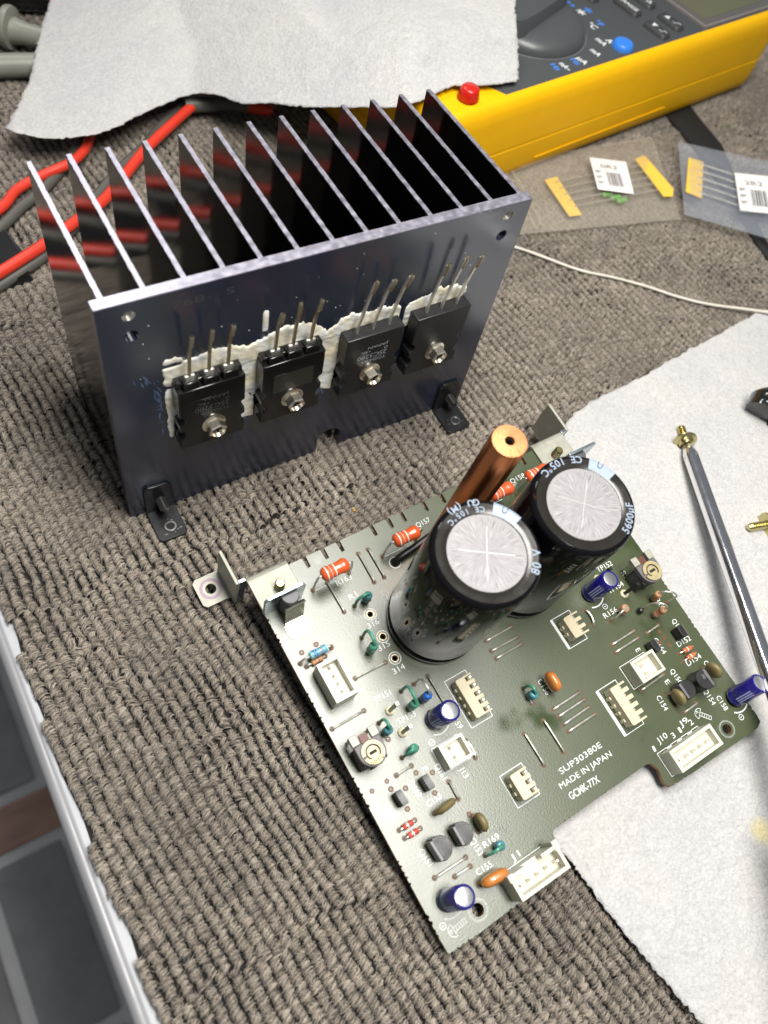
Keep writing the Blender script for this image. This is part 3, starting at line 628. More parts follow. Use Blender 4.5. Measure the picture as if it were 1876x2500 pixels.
def jumper(a, b, bow=0.0):
    (x0,y0),(x1,y1) = a, b; d = Vector((x1-x0,y1-y0,0)).normalized(); P = [Vector((x0,y0,-.6)), Vector((x0,y0,.45)), Vector((x0,y0,.75))+d*.35]
    nrm = Vector((-d.y,d.x,0))
    for k in range(1, 6): P.append(Vector((x0,y0,.85+bow*.4*math.sin(PI*k/6)))+d*(math.hypot(x1-x0,y1-y0)*k/6)+nrm*bow*math.sin(PI*k/6))
    P += [Vector((x1,y1,.75))-d*.35, Vector((x1,y1,.45)), Vector((x1,y1,-.6))]
    MB().tube(P, .33, 8).build("jumper_wire", M_tin, pcb); hole(x0,y0); hole(x1,y1)
JUMP = [((35.3,109.6),(35.1,99.1)),((38.9,109.5),(38.8,99.1)),((21.7,105.5),(21.8,95.0)),((14.6,75.6),(25.2,75.4)),((1.4,66.0),(12.2,66.1)),((34.6,65.7),(34.6,55.8)),((11.3,45.8),(16.5,45.9)),((23.8,36.7),(23.7,31.4)),((6.7,17.5),(17.2,17.4)),((11.8,14.9),(17.1,14.8)),((57.1,66.3),(67.1,66.3)),((56.9,62.8),(67.0,62.6)),((56.9,60.1),(66.9,60.1)),((94.2,45.6),(103.9,45.8)),((93.7,43.1),(103.7,43.2)),((107.7,43.0),(112.9,43.3)),((93.9,29.2),(103.9,29.5)),((102.6,16.6),(108.1,16.8)),((64.3,38.4),(75.0,38.6)),((64.6,35.8),(74.9,36.0)),((64.5,33.1),(74.8,33.4)),((64.5,30.6),(75.3,30.7)),((51.7,36.8),(51.8,26.5)),((59.4,37.1),(59.5,26.5))]
for a, b in JUMP: jumper(a, b)
jumper((34.6,44.0),(34.5,38.5), .35); jumper((92.9,59.1),(92.5,54.1), .45)
for x, y in ((28.7,90.6),(28.6,82.7),(28.5,75.2),(44.6,101.8)): arc(x, y, 1.75, 2.0); silk_r = MB().ring(x, y, .95, 1.3, .012, .06, 20).build("eyelet", M_tinold, pcb)
for x, y in ((8.1,45.8),(3.0,45.6)): hole(x, y, .7); arc(x, y, .95, 1.1)
arc(13.0,4.6,2.55,2.62); arc(13.0,4.6,2.9,2.95); arc(112.2,5.4,2.4,2.47); arc(112.2,5.4,2.7,2.75)

def body_profile(L_, r, bulge=.12):
    return [(0,0),(r*.55,0.05),(r*.92,L_*.05),(r*(1+bulge),L_*.14),(r*(1+bulge),L_*.24),(r,L_*.32),(r,L_*.68),(r*(1+bulge),L_*.76),(r*(1+bulge),L_*.86),(r*.92,L_*.95),(r*.55,L_-.05),(0,L_)]
def bands(parent, p0, ax, L_, r, cols, pos, w=.045):
    for c, q in zip(cols, pos):
        rr = r*1.015*(1.12 if (.12 < q < .26 or .74 < q < .88) else 1.0)+.02
        MB().lathe([(rr*.98,-w*L_/2),(rr,-w*L_/2+.02),(rr,w*L_/2-.02),(rr*.98,w*L_/2)], tuple(Vector(p0)+Vector(ax)*q*L_), 18, ax).build("colour_band", c, parent)
def lying(h0, h1, c0, c1, h, r, m, cols, pos, lead=M_tin, name="resistor"):
    """resistor lying along c0-c1 at height h, leads bent down into holes h0, h1"""
    A = Vector((*c0,h)); Bq = Vector((*c1,h)); ax = (Bq-A).normalized(); L_ = (Bq-A).length
    o = MB().lathe(body_profile(L_, r), tuple(A), 20, tuple(ax)).build(name, m, pcb, smooth=60)
    bands(o, A, tuple(ax), L_, r, cols, pos)
    for e, hh, sg in ((A,h0,-1),(Bq,h1,1)):
        hh3 = Vector((*hh,0)); mid = Vector((hh[0],hh[1],h)); mid2 = mid.lerp(e, .25)
        MB().tube(smooth_path([tuple(e-ax*sg*.4), tuple(e.lerp(mid,.55)), tuple(mid2.lerp(hh3,.22)), (hh[0],hh[1],h*.45), (hh[0],hh[1],-.6)], 5), .36, 8).build("lead", lead, o); hole(*hh)
    return o
OB = (M_bandw, M_bandw, M_bandw, M_bando); OP = (.16,.30,.46,.72)
lying((16.6,105.4),(29.4,105.3),(18.0,105.4),(27.2,105.4),11.0,2.05,M_orange,OB,OP)
lying((41.9,105.4),(54.6,105.3),(43.4,105.2),(52.6,105.0),11.0,2.05,M_orange,OB,OP)
lying((82.0,105.4),(93.5,105.3),(81.0,105.0),(90.0,105.0),10.0,2.05,M_orange,OB,OP)
lying((95.5,105.4),(108,105.3),(96.3,105.3),(105.5,105.3),10.0,2.05,M_orange,OB,OP)
line(16.9,105.0,24.5,105.0); line(42.2,105.0,49.5,105.0); line(82.5,105,90,105)
lying((2.3,87.1),(12.9,87.0),(4.9,87.1),(11.2,87.1),3.6,1.15,M_cyan,(M_bandy,M_bandbl,M_bandv,M_bandr,M_bandw),(.10,.24,.36,.62,.92))
lying((3.5,85.4),(9.9,85.6),(5.0,85.4),(9.0,85.5),1.2,.85,M_tan,(M_bandr,M_bandb),(.3,.6)); hole(4.3,89.8,.8); hole(9.3,90.0,.8)
def standing(b, h2, m, cols=(), pos=(), z0=2.2, z1=8.6, r=1.15, top=10.6, lead=M_tin, lean=(0,0)):
    b0 = Vector((*b,z0)); t_ = Vector((b[0]+lean[0],b[1]+lean[1],z1)); ax = (t_-b0).normalized(); L_ = (t_-b0).length
    o = MB().lathe(body_profile(L_, r), tuple(b0), 18, tuple(ax)).build("upright_resistor", m, pcb, smooth=60)
    bands(o, b0, tuple(ax), L_, r, cols, pos)
    P = [t_-ax*.3, t_+ax*.8]; hv = Vector((*h2,0)); dv = Vector((h2[0]-t_.x,h2[1]-t_.y,0))
    P += [Vector((t_.x,t_.y,top))+dv*.22, Vector((t_.x,t_.y,top))+dv*.62, Vector((h2[0],h2[1],top-1.8))-dv*.06, Vector((h2[0],h2[1],top*.5)), Vector((h2[0],h2[1],-.6))]
    MB().tube(smooth_path(P, 6), .34 if lead is M_tin else .48, 9).build("bent_lead", lead, o)
    MB().tube([(b[0],b[1],-.6),tuple(b0+ax*.3)], .33, 8).build("lead", M_tin, o); hole(*b); hole(*h2)
    return o
G3 = (M_bandbl,M_teal,M_bandbl)
standing((29.3,95.0),(25.6,95.1),M_teal,G3,(.3,.5,.7),1.5,6.6,1.2,8.2,M_green)
hole(30.8,94.9)
standing((22.4,80.4),(22.6,85.4),M_green,(M_teal,),(.3,),1.8,8.2,1.25,10.2,M_green)
standing((24.7,60.2),(25.0,65.7),M_green,(M_bandw,M_bandbl),(.3,.5),1.6,7.4,1.2,9.4,M_green)
standing((29.4,60.4),(29.6,65.6),M_blue_res,(M_bandbl,M_bandbl),(.3,.5),1.4,7.6,1.2,9.6)
standing((14.4,57.6),(14.3,60.9),M_teal,(M_green,),(.7,),1.6,6.4,1.2,8.4,M_green); hole(14.4,55.6); line(14.4,55.7,14.4,57.4,.5)
standing((18.4,49.6),(15.3,49.2),M_green,(M_teal,),(.3,),1.4,5.8,1.2,7.4,M_green); hole(20.6,49.5)
standing((26.6,15.2),(22.4,15.0),M_teal,G3,(.3,.5,.7),1.0,4.4,1.2,5.8,M_green); hole(28.0,15.3)
standing((59.6,45.2),(59.3,48.3),M_teal,G3,(.3,.5,.7),1.0,4.8,1.25,6.4,M_green); hole(59.4,43.0); line(59.4,43.2,59.5,45,.5)
standing((103.6,53.2),(98.6,52.4),M_tan,(M_bandr,),(.5,),1.0,4.6,1.25,5.6)
standing((113.2,46.6),(111.0,50.2),M_tan,(M_bandb,M_bandr,M_bandb),(.2,.5,.75),1.0,6.4,1.1,9.0,M_tin,(1.2,0))
standing((116.6,51.2),(121.0,48.0),M_tan,(M_bandb,M_bandr,M_bando),(.2,.5,.75),1.2,6.4,1.1,8.8,M_tin,(-.6,.5))
MB().lathe([(0,0),(.9,.3),(1.1,1.2),(.7,2.4),(0,2.8)], (109.6,50.2,0), 10).build("burnt_stub", M_pkg, pcb)

# electrolytic capacitors with violet sleeves
def ecap(x, y, tilt, ring_ang, name="small_capacitor", hgt=11.6, r=3.15):
    c = empty(name); c.parent = pcb; c.location = Vector((x,y,.4))*S; c.rotation_euler = tilt
    MB().lathe([(0,0),(r*.9,0),(r,.3),(r,1.2),(r*.94,1.7),(r,2.2),(r,hgt-.5),(r*.94,hgt-.08),(r*.8,hgt),(r*.76,hgt-.12)], (0,0,0), 36).build("sleeve", M_ecap, c, smooth=50)
    MB().lathe([(r*.77,hgt-.1),(r*.70,hgt-.02),(0,hgt-.04)], (0,0,0), 30).build("aluminium_top", M_alu, c)
    for k, (ang, s_) in enumerate(((ring_ang, "25V"), (ring_ang+.5, "47µF"))):
        text(s_, (0,0,0), M_eprint, c, 1.15, None, name="lettering")
        t_ = TEXT_ALL[-1]; rr = r+.04; t_.location = Vector((rr*math.cos(ang), rr*math.sin(ang), 3.0))*S; t_.rotation_euler = (0, -PI/2, ang) if True else None
        t_.rotation_euler = Matrix(((0,-math.sin(ang)*-1,math.cos(ang)),(0,-math.cos(ang),math.sin(ang)),(1,0,0))).to_euler()
    for k in range(3):
        a_ = ring_ang-1.2-.25*k; MB().box(-.2,.2,-.02,.03,2.6,9.0).build("stripe", M_eprint, c, loc=((r+.0)*math.cos(a_),(r+.0)*math.sin(a_),0), rot=(0,0,a_+PI/2))
    return c
TEXT_ALL = []
_text = text
def text(*a, **k):
    o = _text(*a, **k); TEXT_ALL.append(o); return o
def tilt_to(dx, dy, h): return (math.atan2(-dy, h), math.atan2(dx, h), 0)
for x, y, tx, ty, an in ((29.6,53.7,1.6,-.4,-1.3),(97.9,63.1,2.2,0,-1.4),(121.0,11.8,3.2,.8,-1.3),(6.8,11.1,1.8,-.1,-1.2)):
    ecap(x, y, tilt_to(tx, ty, 11), an); hole(x-.4,y+2.7,.6); hole(x-.2,y-2.7,.6)
    MB().tube([(x,y+2.4,1.0),(x-.4,y+2.7,.4),(x-.4,y+2.7,-.5)], .3, 7).build("capacitor_lead", M_tin, pcb)
for (cx,cy,r0,a0,a1) in ((29.6,53.7,4.2,-2.2,-.85),(97.9,63.1,4.5,-2.05,-.75),(121.0,11.8,4.5,-2.25,-.9),(6.8,11.1,4.4,-2.3,-.8)): arc(cx,cy,r0,r0+.45,a0,a1)
for x, y in ((25.3,48.5),(100.1,57.1),(119.2,5.8),(2.4,6.3)): arc(x,y,.75,.95); line(x-.4,y,x+.4,y)

# two big capacitors
def radial_alu():  # streaky metal; radial glints are also painted into its base colour
    m = bpy.data.materials.new("radial_glint_aluminium"); m.use_nodes = True
    nt = m.node_tree; b = nt.nodes["Principled BSDF"]; N = nt.nodes.new; K = nt.links.new
    tc = N("ShaderNodeTexCoord"); gr = N("ShaderNodeSeparateXYZ"); K(tc.outputs["Object"], gr.inputs[0])
    at = N("ShaderNodeMath"); at.operation = 'ARCTAN2'; K(gr.outputs[1], at.inputs[0]); K(gr.outputs[0], at.inputs[1])
    ln = N("ShaderNodeVectorMath"); ln.operation = 'LENGTH'; K(tc.outputs["Object"], ln.inputs[0])
    cb = N("ShaderNodeCombineXYZ"); m1 = N("ShaderNodeMath"); m1.operation = 'MULTIPLY'; m1.inputs[1].default_value = 60; K(at.outputs[0], m1.inputs[0]); K(m1.outputs[0], cb.inputs[0])
    m2 = N("ShaderNodeMath"); m2.operation = 'MULTIPLY'; m2.inputs[1].default_value = 300; K(ln.outputs["Value"], m2.inputs[0]); K(m2.outputs[0], cb.inputs[1])
    n = N("ShaderNodeTexNoise"); n.inputs["Scale"].default_value = 1.0; n.inputs["Detail"].default_value = 3; n.inputs["Roughness"].default_value = .55; K(cb.outputs[0], n.inputs["Vector"])
    cr = N("ShaderNodeValToRGB"); cr.color_ramp.elements[0].position = .33; cr.color_ramp.elements[0].color = (.14,.135,.14,1); cr.color_ramp.elements[1].position = .68; cr.color_ramp.elements[1].color = (.40,.39,.395,1)
    K(n.outputs[0], cr.inputs[0]); K(cr.outputs[0], b.inputs["Base Color"]); b.inputs["Metallic"].default_value = .35; b.inputs["Roughness"].default_value = .6
    bp = N("ShaderNodeBump"); bp.inputs["Strength"].default_value = .22; bp.inputs["Distance"].default_value = .0004; K(n.outputs[0], bp.inputs["Height"]); K(bp.outputs[0], b.inputs["Normal"])
    return m
M_radial = radial_alu()
def ringtext(s_, c, r, a, m, hh, z, sp, parent):
    for k, ch in enumerate(s_):
        if ch == ' ': continue
        an = a+(k-len(s_)/2)*sp/r
        text(ch, (r*math.cos(an), r*math.sin(an), z), m, parent, hh, None, rot=(0,0,an+PI/2), align='CENTER', bold=.03)
def bigcap(x, y, rot, words, cross_ang):
    c = empty("filter_capacitor"); c.parent = pcb; c.location = Vector((x,y,.3))*S; c.rotation_euler = (0,0,rot); R, Ht = 15.0, 55.0
    prof = [(0,0),(R-1.3,0),(R-.5,.4),(R,1.4),(R,3.0),(R-.25,3.6),(R-.75,4.3),(R-.25,5.0),(R,5.6),(R,Ht-1.8),(R-.2,Ht-.9),(R-.7,Ht-.25),(R-1.4,Ht)]
    MB().lathe(prof, (0,0,0), 72).build("sleeve", M_sleeve, c, smooth=50)
    MB().lathe([(R-1.4,Ht),(12.4,Ht-.12),(10.85,Ht-.25),(10.6,Ht-.4)], (0,0,0), 72).build("sleeve_rim", M_sleevetop, c, smooth=50)
    d = MB().lathe([(10.9,0),(0,0)], (0,0,0), 72).build("aluminium_top", M_radial, c, loc=(0,0,Ht-.4))
    for a_ in (cross_ang, cross_ang+PI/2):
        MB().box(-7.4,7.4,-.09,.09,.0,.05).build("vent_score", mat("score_line",(0.46,0.46,0.46),.45,.4), c, loc=(0,0,Ht-.39), rot=(0,0,a_))
    a0, a1 = PI/2-.32, PI/2+.26; a0, a1 = a0-PI/2, a1-PI/2
    pr = MB()
    for (r0,z0),(r1,z1) in zip([(10.95,Ht-.2),(12.4,Ht-.09),(R-1.4,Ht+.03),(R-.68,Ht-.2),(R-.17,Ht-.86),(R+.03,Ht-1.8)], [(12.4,Ht-.09),(R-1.4,Ht+.03),(R-.68,Ht-.2),(R-.17,Ht-.86),(R+.03,Ht-1.8),(R+.03,6)]):
        for k in range(10):
            t0, t1 = a0+(a1-a0)*k/10, a0+(a1-a0)*(k+1)/10
            pr.add([(r0*math.cos(t0),r0*math.sin(t0),z0),(r0*math.cos(t1),r0*math.sin(t1),z0),(r1*math.cos(t1),r1*math.sin(t1),z1),(r1*math.cos(t0),r1*math.sin(t0),z1)], [(0,1,2,3)])
    pr.build("polarity_stripe", M_print, c)
    mk = MB(); mk.ring(13.1,.25,.55,.72,Ht+.06,Ht+.1,16,PI/2,3*PI/2); mk.box(13.1,14.2,.80,.97,Ht-.02,Ht+.09); mk.box(13.1,14.2,-.47,-.30,Ht-.02,Ht+.09); mk.build("polarity_mark", M_hole, c)
    for s_, an, hh, rr, sp in words: ringtext(s_, None, rr, an, M_print, hh, Ht+.02, sp, c)
    for k in range(2):                                     # small print up the wall
        for j, s_ in enumerate(("B1839 ", "PET")):
            for q in range(3):
                an = PI/2+1.2+.12*j; t_ = text(s_, (0,0,0), M_dim_print, c, 1.1, None)
                t_.location = Vector(((R+.05)*math.cos(an),(R+.05)*math.sin(an),10+q*12+k*5))*S
                t_.rotation_euler = Matrix(((0,math.sin(an),math.cos(an)),(0,-math.cos(an),math.sin(an)),(1,0,0))).to_euler()
    return c
bigcap(45.9,80.6, .60, [("CE 105°C",.98,1.5,12.6,1.5),("GU (M)",.95,1.8,14.75,1.7),("80 V",-1.2,2.3,14.2,1.9)], .40)
bigcap(78.3,80.3, .57, [("CE 105°C",1.0,2.1,14.2,1.8),("5600µF",-1.3,2.1,13.9,1.75)], .25)

# copper rod
rod_ = MB().lathe([(4.9,-24),(5.0,-23),(5.0,66.4),(4.7,66.9)], (62.3,101.2,0), 40).build("copper_rod", M_copper, pcb, smooth=50)
MB().lathe([(4.72,66.88),(1.35,66.95),(1.2,66.6),(1.2,63.5)], (62.3,101.2,0), 40).build("turned_face", M_coppercut, rod_, smooth=30)
pr = []
for k in range(10): pr += [(1.22,66.3-k*.5),(1.0,66.05-k*.5)]
MB().lathe(pr+[(0,61)], (62.3,101.2,0), 20).build("threaded_bore", M_hole, rod_, smooth=0)
MB().tube(smooth_path([(44.6,101.8,-.5),(44.7,101.8,1.2),(46.5,102,2.6),(52,102.6,3.6),(58,103.4,4.5)],6), 1.25, 12).build("black_sleeve", mat("heat_shrink",(0.008,0.008,0.008),.45), pcb)
MB().lathe([(1.5,.05),(1.5,.5),(1.3,.9)], (44.6,101.8,0), 18).build("sleeve_collar", M_pkg, pcb)

# trimmers
def trimmer(x, y, h, mark):
    t = empty("trimmer"); t.parent = pcb; t.location = Vector((x,y,h))*S
    poly = [(4.1*math.cos(PI+PI*k/14), 4.1*math.sin(PI+PI*k/14)) for k in range(15)]+[(4.1,3.2),(1.3,3.2),(1.3,2.2),(-1.3,2.2),(-1.3,3.2),(-4.1,3.2)]
    MB().prism(poly, -2.6, -.5).build("body", M_trimbody, t, bev=.2)
    MB().box(-1.2,1.2,2.3,5.6,-2.4,-1.4).build("brown_insert", mat("brown_insert",(0.10,0.03,0.02),.5), t)
    for sx in (-1,1):
        MB().box(sx*3.1-1.25,sx*3.1+1.25,3.3,6.3,-2.2,-.3).build("terminal", M_steel, t, bev=.2); MB().box(sx*3.1-.45,sx*3.1+.45,5.3,6.2,-h-.5,-2.2).build("leg", M_tin, t)
    MB().box(-.5,.5,-4.1,-3.7,-h-.5,-1.2).build("leg", M_tin, t)
    MB().ring(0,-.3,2.25,3.35,-.49,.25,36,-2.6-.3,PI+.0).ring(0,-.3,.0,1.75,-.49,.15,30).box(-2.6,2.6,-2.5,-1.7,-.49,.1).build("wiper", M_trimdisc, t, bev=.06)
    MB().box(-1.15,1.15,-.75,.15,.12,.18).build("slot", M_hole, t, rot=(0,0,.0))
    text(mark, (-2.2,-3.2,.27), M_hole, t, .95, 4.2)
    MB().box(-3.9,3.9,-3.2,3.0,-h+.3,-2.7).build("core", M_pkg, t, bev=.4)
trimmer(6.4,54.6,9.5,"5019"); trimmer(116.3,59.2,10,"")
# test pins
for x, y in ((19.0,62.4),(19.1,55.2),(108.7,57.5),(103.4,66.0)):
    p_ = MB().lathe([(0,0),(1.5,0),(1.5,.7),(1.2,1.0),(0,1.0)], (x,y,0), 8).build("test_pin", M_nyloncream, pcb)
    MB().box(x-.55,x+.55,y-.55,y+.55,1.0,10.4).build("post", mat("pale_tin",(0.55,0.53,0.44),.4,.3) if x < 50 else M_black_or_shaded_steel, p_, bev=.1)  # shadow on the right-hand posts is put into their black colour

# small transistors and friends
def flatq(x, y, w, d, h, ang):
    o = MB().prism([(-w/2,-d/2),(w/2,-d/2),(w/2,d/2-.3),(w/2-.3,d/2),(-w/2+.3,d/2),(-w/2,d/2-.3)], .8, h).build("small_transistor", M_pkg, pcb, loc=(x,y,0), rot=(0,0,ang), bev=.15)
    MB().box(-w/2+.1,w/2-.1,d/2-.25,d/2+.01,.9,h+.005).build("print_face", mat("pale_moulding",(0.13,0.12,0.13),.4), o)
    for k in (-1,0,1): MB().tube([(k*w*.3,0,1.0),(k*w*.34,0,-.5)], .25, 4).build("lead", M_tin, o)
def to92(x, y, r, h, ang, cut=-.15):
    poly = [(r*math.cos(t_), r*math.sin(t_)) for t_ in np.linspace(-PI-.25, .25, 21)]
    o = MB().prism(poly, 1.0, h).build("small_transistor", M_pkg, pcb, loc=(x,y,0), rot=(0,0,ang), bev=.12)
    MB().box(-r*.86,r*.86,.12*r,.5*r,1.2,h-.05).build("ridge", mat("pale_moulding",(0.13,0.12,0.13),.4), o, bev=.15)
    for k in (-1,0,1): MB().tube([(k*1.3,-.4,1.2),(k*1.6,-.4,-.5)], .28, 6).build("lead", M_tin, o)
    return o
def hxy(*pts):
    for p in pts: hole(*p)
flatq(17.2,39.8,4.2,2.2,5.2,-PI/2+.05); flatq(8.4,40.0,4.2,2.2,5.2,-PI/2+.05); hxy((16.7,43.6),(21.0,41.3),(18.6,36.2),(8.0,43.4),(11.8,41.5),(9.4,36.5))
to92(10.6,23.6,3.4,6.4,PI/2+.06); to92(18.0,23.6,3.2,6.2,PI/2+.0); hxy((24.3,26.3),(24.1,21.2))
flatq(104.9,38.4,4.0,2.2,4.6,-PI/2); flatq(116.4,37.8,4.0,2.2,4.8,-PI/2); hxy((109.9,38.4),(112.0,41.2),(112.2,39.0),(112.3,36.2))
to92(104.3,22.4,3.0,6.0,PI/2); to92(112.0,22.0,3.3,6.6,-PI/2)
text("C67",(112.6,24.0,6.63),M_dim_print,pcb,1.0,rot=(0,0,-PI/2)); text("00",(111.2,23.6,6.63),M_dim_print,pcb,1.0,rot=(0,0,-PI/2))
def disc(x, y, ang, w, hgt, th, m, name, z=1.2):
    prof = [(0,-th/2),(w*.35,-th*.48),(w*.44,-th*.3),(w*.5,0),(w*.44,th*.3),(w*.35,th*.48),(0,th/2)]
    o = MB().lathe(prof, (0,0,0), 28, (0,1,0)).build(name, m, pcb, loc=(x,y,z+hgt/2), rot=(0,0,ang), smooth=60); o.scale = (1,1,hgt/w)
    for k in (-1,1):
        MB().tube([(k*w*.3,0,-hgt*.3),(k*w*.36,0,-hgt/2-z-.5)], .28, 6).build("lead", M_tin, o)
        hole(x+k*w*.36*math.cos(ang), y+k*w*.36*math.sin(ang))
disc(18.2,31.8,.1,7.0,6.5,2.0,M_olive,"ceramic_capacitor"); disc(25.0,23.2,-PI/2-.05,5.8,5.8,2.2,M_olive,"ceramic_capacitor")
disc(101.4,21.6,-PI/2,6.0,5.6,2.2,M_olive,"ceramic_capacitor"); disc(117.6,22.6,-PI/2+.1,5.8,6.5,2.2,M_olive,"ceramic_capacitor")
def film(x, y, ang, w, hgt, th):
    n = 14; P = []
    for i in range(n+1):
        t_ = -1+2*i/n; k_ = (1-abs(t_)**3.2)**.5 if abs(t_) < 1 else 0.0
        P.append([(w/2*t_, th/2*k_*math.cos(a_)*abs(math.cos(a_))**-.35 if abs(math.cos(a_)) > 1e-6 else 0, hgt/2*k_*math.sin(a_)) for a_ in [2*PI*q/20+.001 for q in range(21)]])
    o = MB().grid(P).build("film_capacitor", M_mylar, pcb, loc=(x,y,1.4+hgt/2), rot=(0,0,ang), smooth=70)
    for k in (-1,1): MB().tube([(k*w*.36,0,-hgt*.25),(k*w*.36,0,-hgt/2-2)], .3, 6).build("lead", M_tin, o)
film(20.4,9.4,-.08,8.6,5.2,3.4); hole(16.9,9.9); film(66.9,45.4,-PI/2,6.8,6.0,3.2)
def diode(a, b, m):
    A = Vector((*a,1.1)); Bq = Vector((*b,1.1)); ax = (Bq-A).normalized(); c = (A+Bq)/2
    o = MB().lathe([(0,-1.7),(.7,-1.65),(.85,-1.3),(.85,1.3),(.7,1.65),(0,1.7)], tuple(c), 14, tuple(ax)).build("glass_diode", m, pcb)
    MB().lathe([(.88,-.3),(.88,.1)], tuple(c), 14, tuple(ax)).build("band", M_bandw, o)
    MB().tube(smooth_path([(a[0],a[1],-.5),(a[0],a[1],.7),tuple(A+ax*.9),tuple(Bq-ax*.9),(b[0],b[1],.7),(b[0],b[1],-.5)],3), .26, 6).build("lead", M_tin, o); hole(*a,.75); hole(*b,.75)
diode((4.4,32.9),(9.7,32.9),M_glass_d); diode((4.7,30.3),(9.9,30.3),M_glass_d); diode((113.3,32.3),(119.0,31.9),mat("orange_glass",(0.5,0.13,0.04),.12,coat=.5)); diode((113.0,29.6),(118.6,29.8),mat("orange_glass",(0.5,0.13,0.04),.12,coat=.5))

# connectors
def header_box(x0, x1, y0, y1, h, pins, th=.8, m=None, key=None, base=1.6):
    m = m or M_nylon; c = empty("socket_housing"); c.parent = pcb
    mb = MB(); mb.box(x0,x1,y0,y1,.05,base)
    w = MB(); w.box(x0,x0+th,y0,y1,base-.01,h).box(x1-th,x1,y0,y1,base-.01,h).box(x0+th,x1-th,y0,y0+th,base-.01,h)
    if key == 'gap': 
        xm = (x0+x1)/2; w.box(x0+th,x0+th+(x1-x0)*.28,y1-th,y1,base-.01,h).box(x1-th-(x1-x0)*.28,x1-th,y1-th,y1,base-.01,h)
    else: w.box(x0+th,x1-th,y1-th,y1,base-.01,h)
    mb.add(w.v, w.f); mb.build("housing", m, c)
    for px_, py_ in pins: MB().box(px_-.35,px_+.35,py_-.35,py_+.35,base-.2,h-.6).build("pin", M_tin, c, bev=.1)
    return c
header_box(4.3,11.6,70.8,83.0,8.6,[(8.2,81.0),(8.2,78.5),(8.2,76.0),(8.2,73.5)],1.0,base=5.0)
header_box(24.4,32.6,39.6,46.6,6.2,[(28.2,44.6),(28.2,41.8)],.8,base=3.0); rect(24.1,33.3,39.2,46.9)
header_box(92.4,102.0,30.8,38.2,6.0,[(96.6,35.6),(96.6,33.0)],.8,base=3.0); rect(91.9,102.6,30.5,38.5)
c8 = header_box(22.6,39.4,1.2,8.2,8.4,[(24.9+3.1*k,4.4) for k in range(5)],1.0,key='gap',base=4.2); rect(25.6,39.2,1.0,8.6)
MB().box(22.2,24.0,6.4,8.6,.05,8.6).build("latch_post", M_nylon, c8, bev=.2); MB().box(38.0,39.9,6.6,9.4,.05,8.6).build("latch_post", M_nylon, c8, bev=.2)
header_box(86.4,104.0,3.6,10.6,6.2,[(88.6+3*k,6.8) for k in range(5)],1.0,base=3.4); rect(86.1,103.7,3.4,11.1)
for xx in (90,94.5,99): line(xx,10.9,xx+2,10.9,.6)
def wafer(x0, y0, y1, npin, slot=True):
    c = empty("pin_header"); c.parent = pcb; W = 5.8; n = npin; p = (y1-y0)/n
    out = [(x0,y0+.4),(x0+.5,y0),(x0+W,y0)]
    for k in range(n):
        yc = y0+p*(k+.5); out += [(x0+W,yc-.62),(x0+W-2.5,yc-.62),(x0+W-2.5,yc+.62),(x0+W,yc+.62)]
    out += [(x0+W,y1),(x0+.5,y1),(x0,y1-.4)]
    MB().prism(out, .1, 5.0).build("wafer", M_nyloncream, c, bev=.15)
    mb = MB()
    for k in range(n-1):
        yc = y0+p*(k+1); mb.box(x0-.5,x0+.05,yc-.5,yc+.5,.1,2.6)
    mb.build("rib", M_nyloncream, c)
    for k in range(n):
        yc = y0+p*(k+.5)
        MB().box(x0+W-2.1,x0+W-1.3,yc-.36,yc+.36,.3,(3.8 if slot else 7.2)).build("pin", M_tin if not slot else M_tinold, c, bev=.1)
        MB().box(x0+W-2.48,x0+W-.3,yc-.6,yc+.6,.1,.3).build("slot_shade", M_hole, c)  # black sheet puts the shade of the slot into the colour
wafer(39.4,47.6,60.2,5,False); rect(38.3,46.1,46.1,61.8)
wafer(81.6,52.9,60.3,3); rect(80.0,88.0,51.3,61.9); line(80.4,51.3,80.4,61.9,.9)
wafer(81.8,22.0,34.8,5); rect(79.9,88.1,20.5,36.0); line(80.4,20.5,80.4,36,.9)
wafer(38.9,21.6,29.4,3,False); rect(38.0,46.1,20.4,30.4)

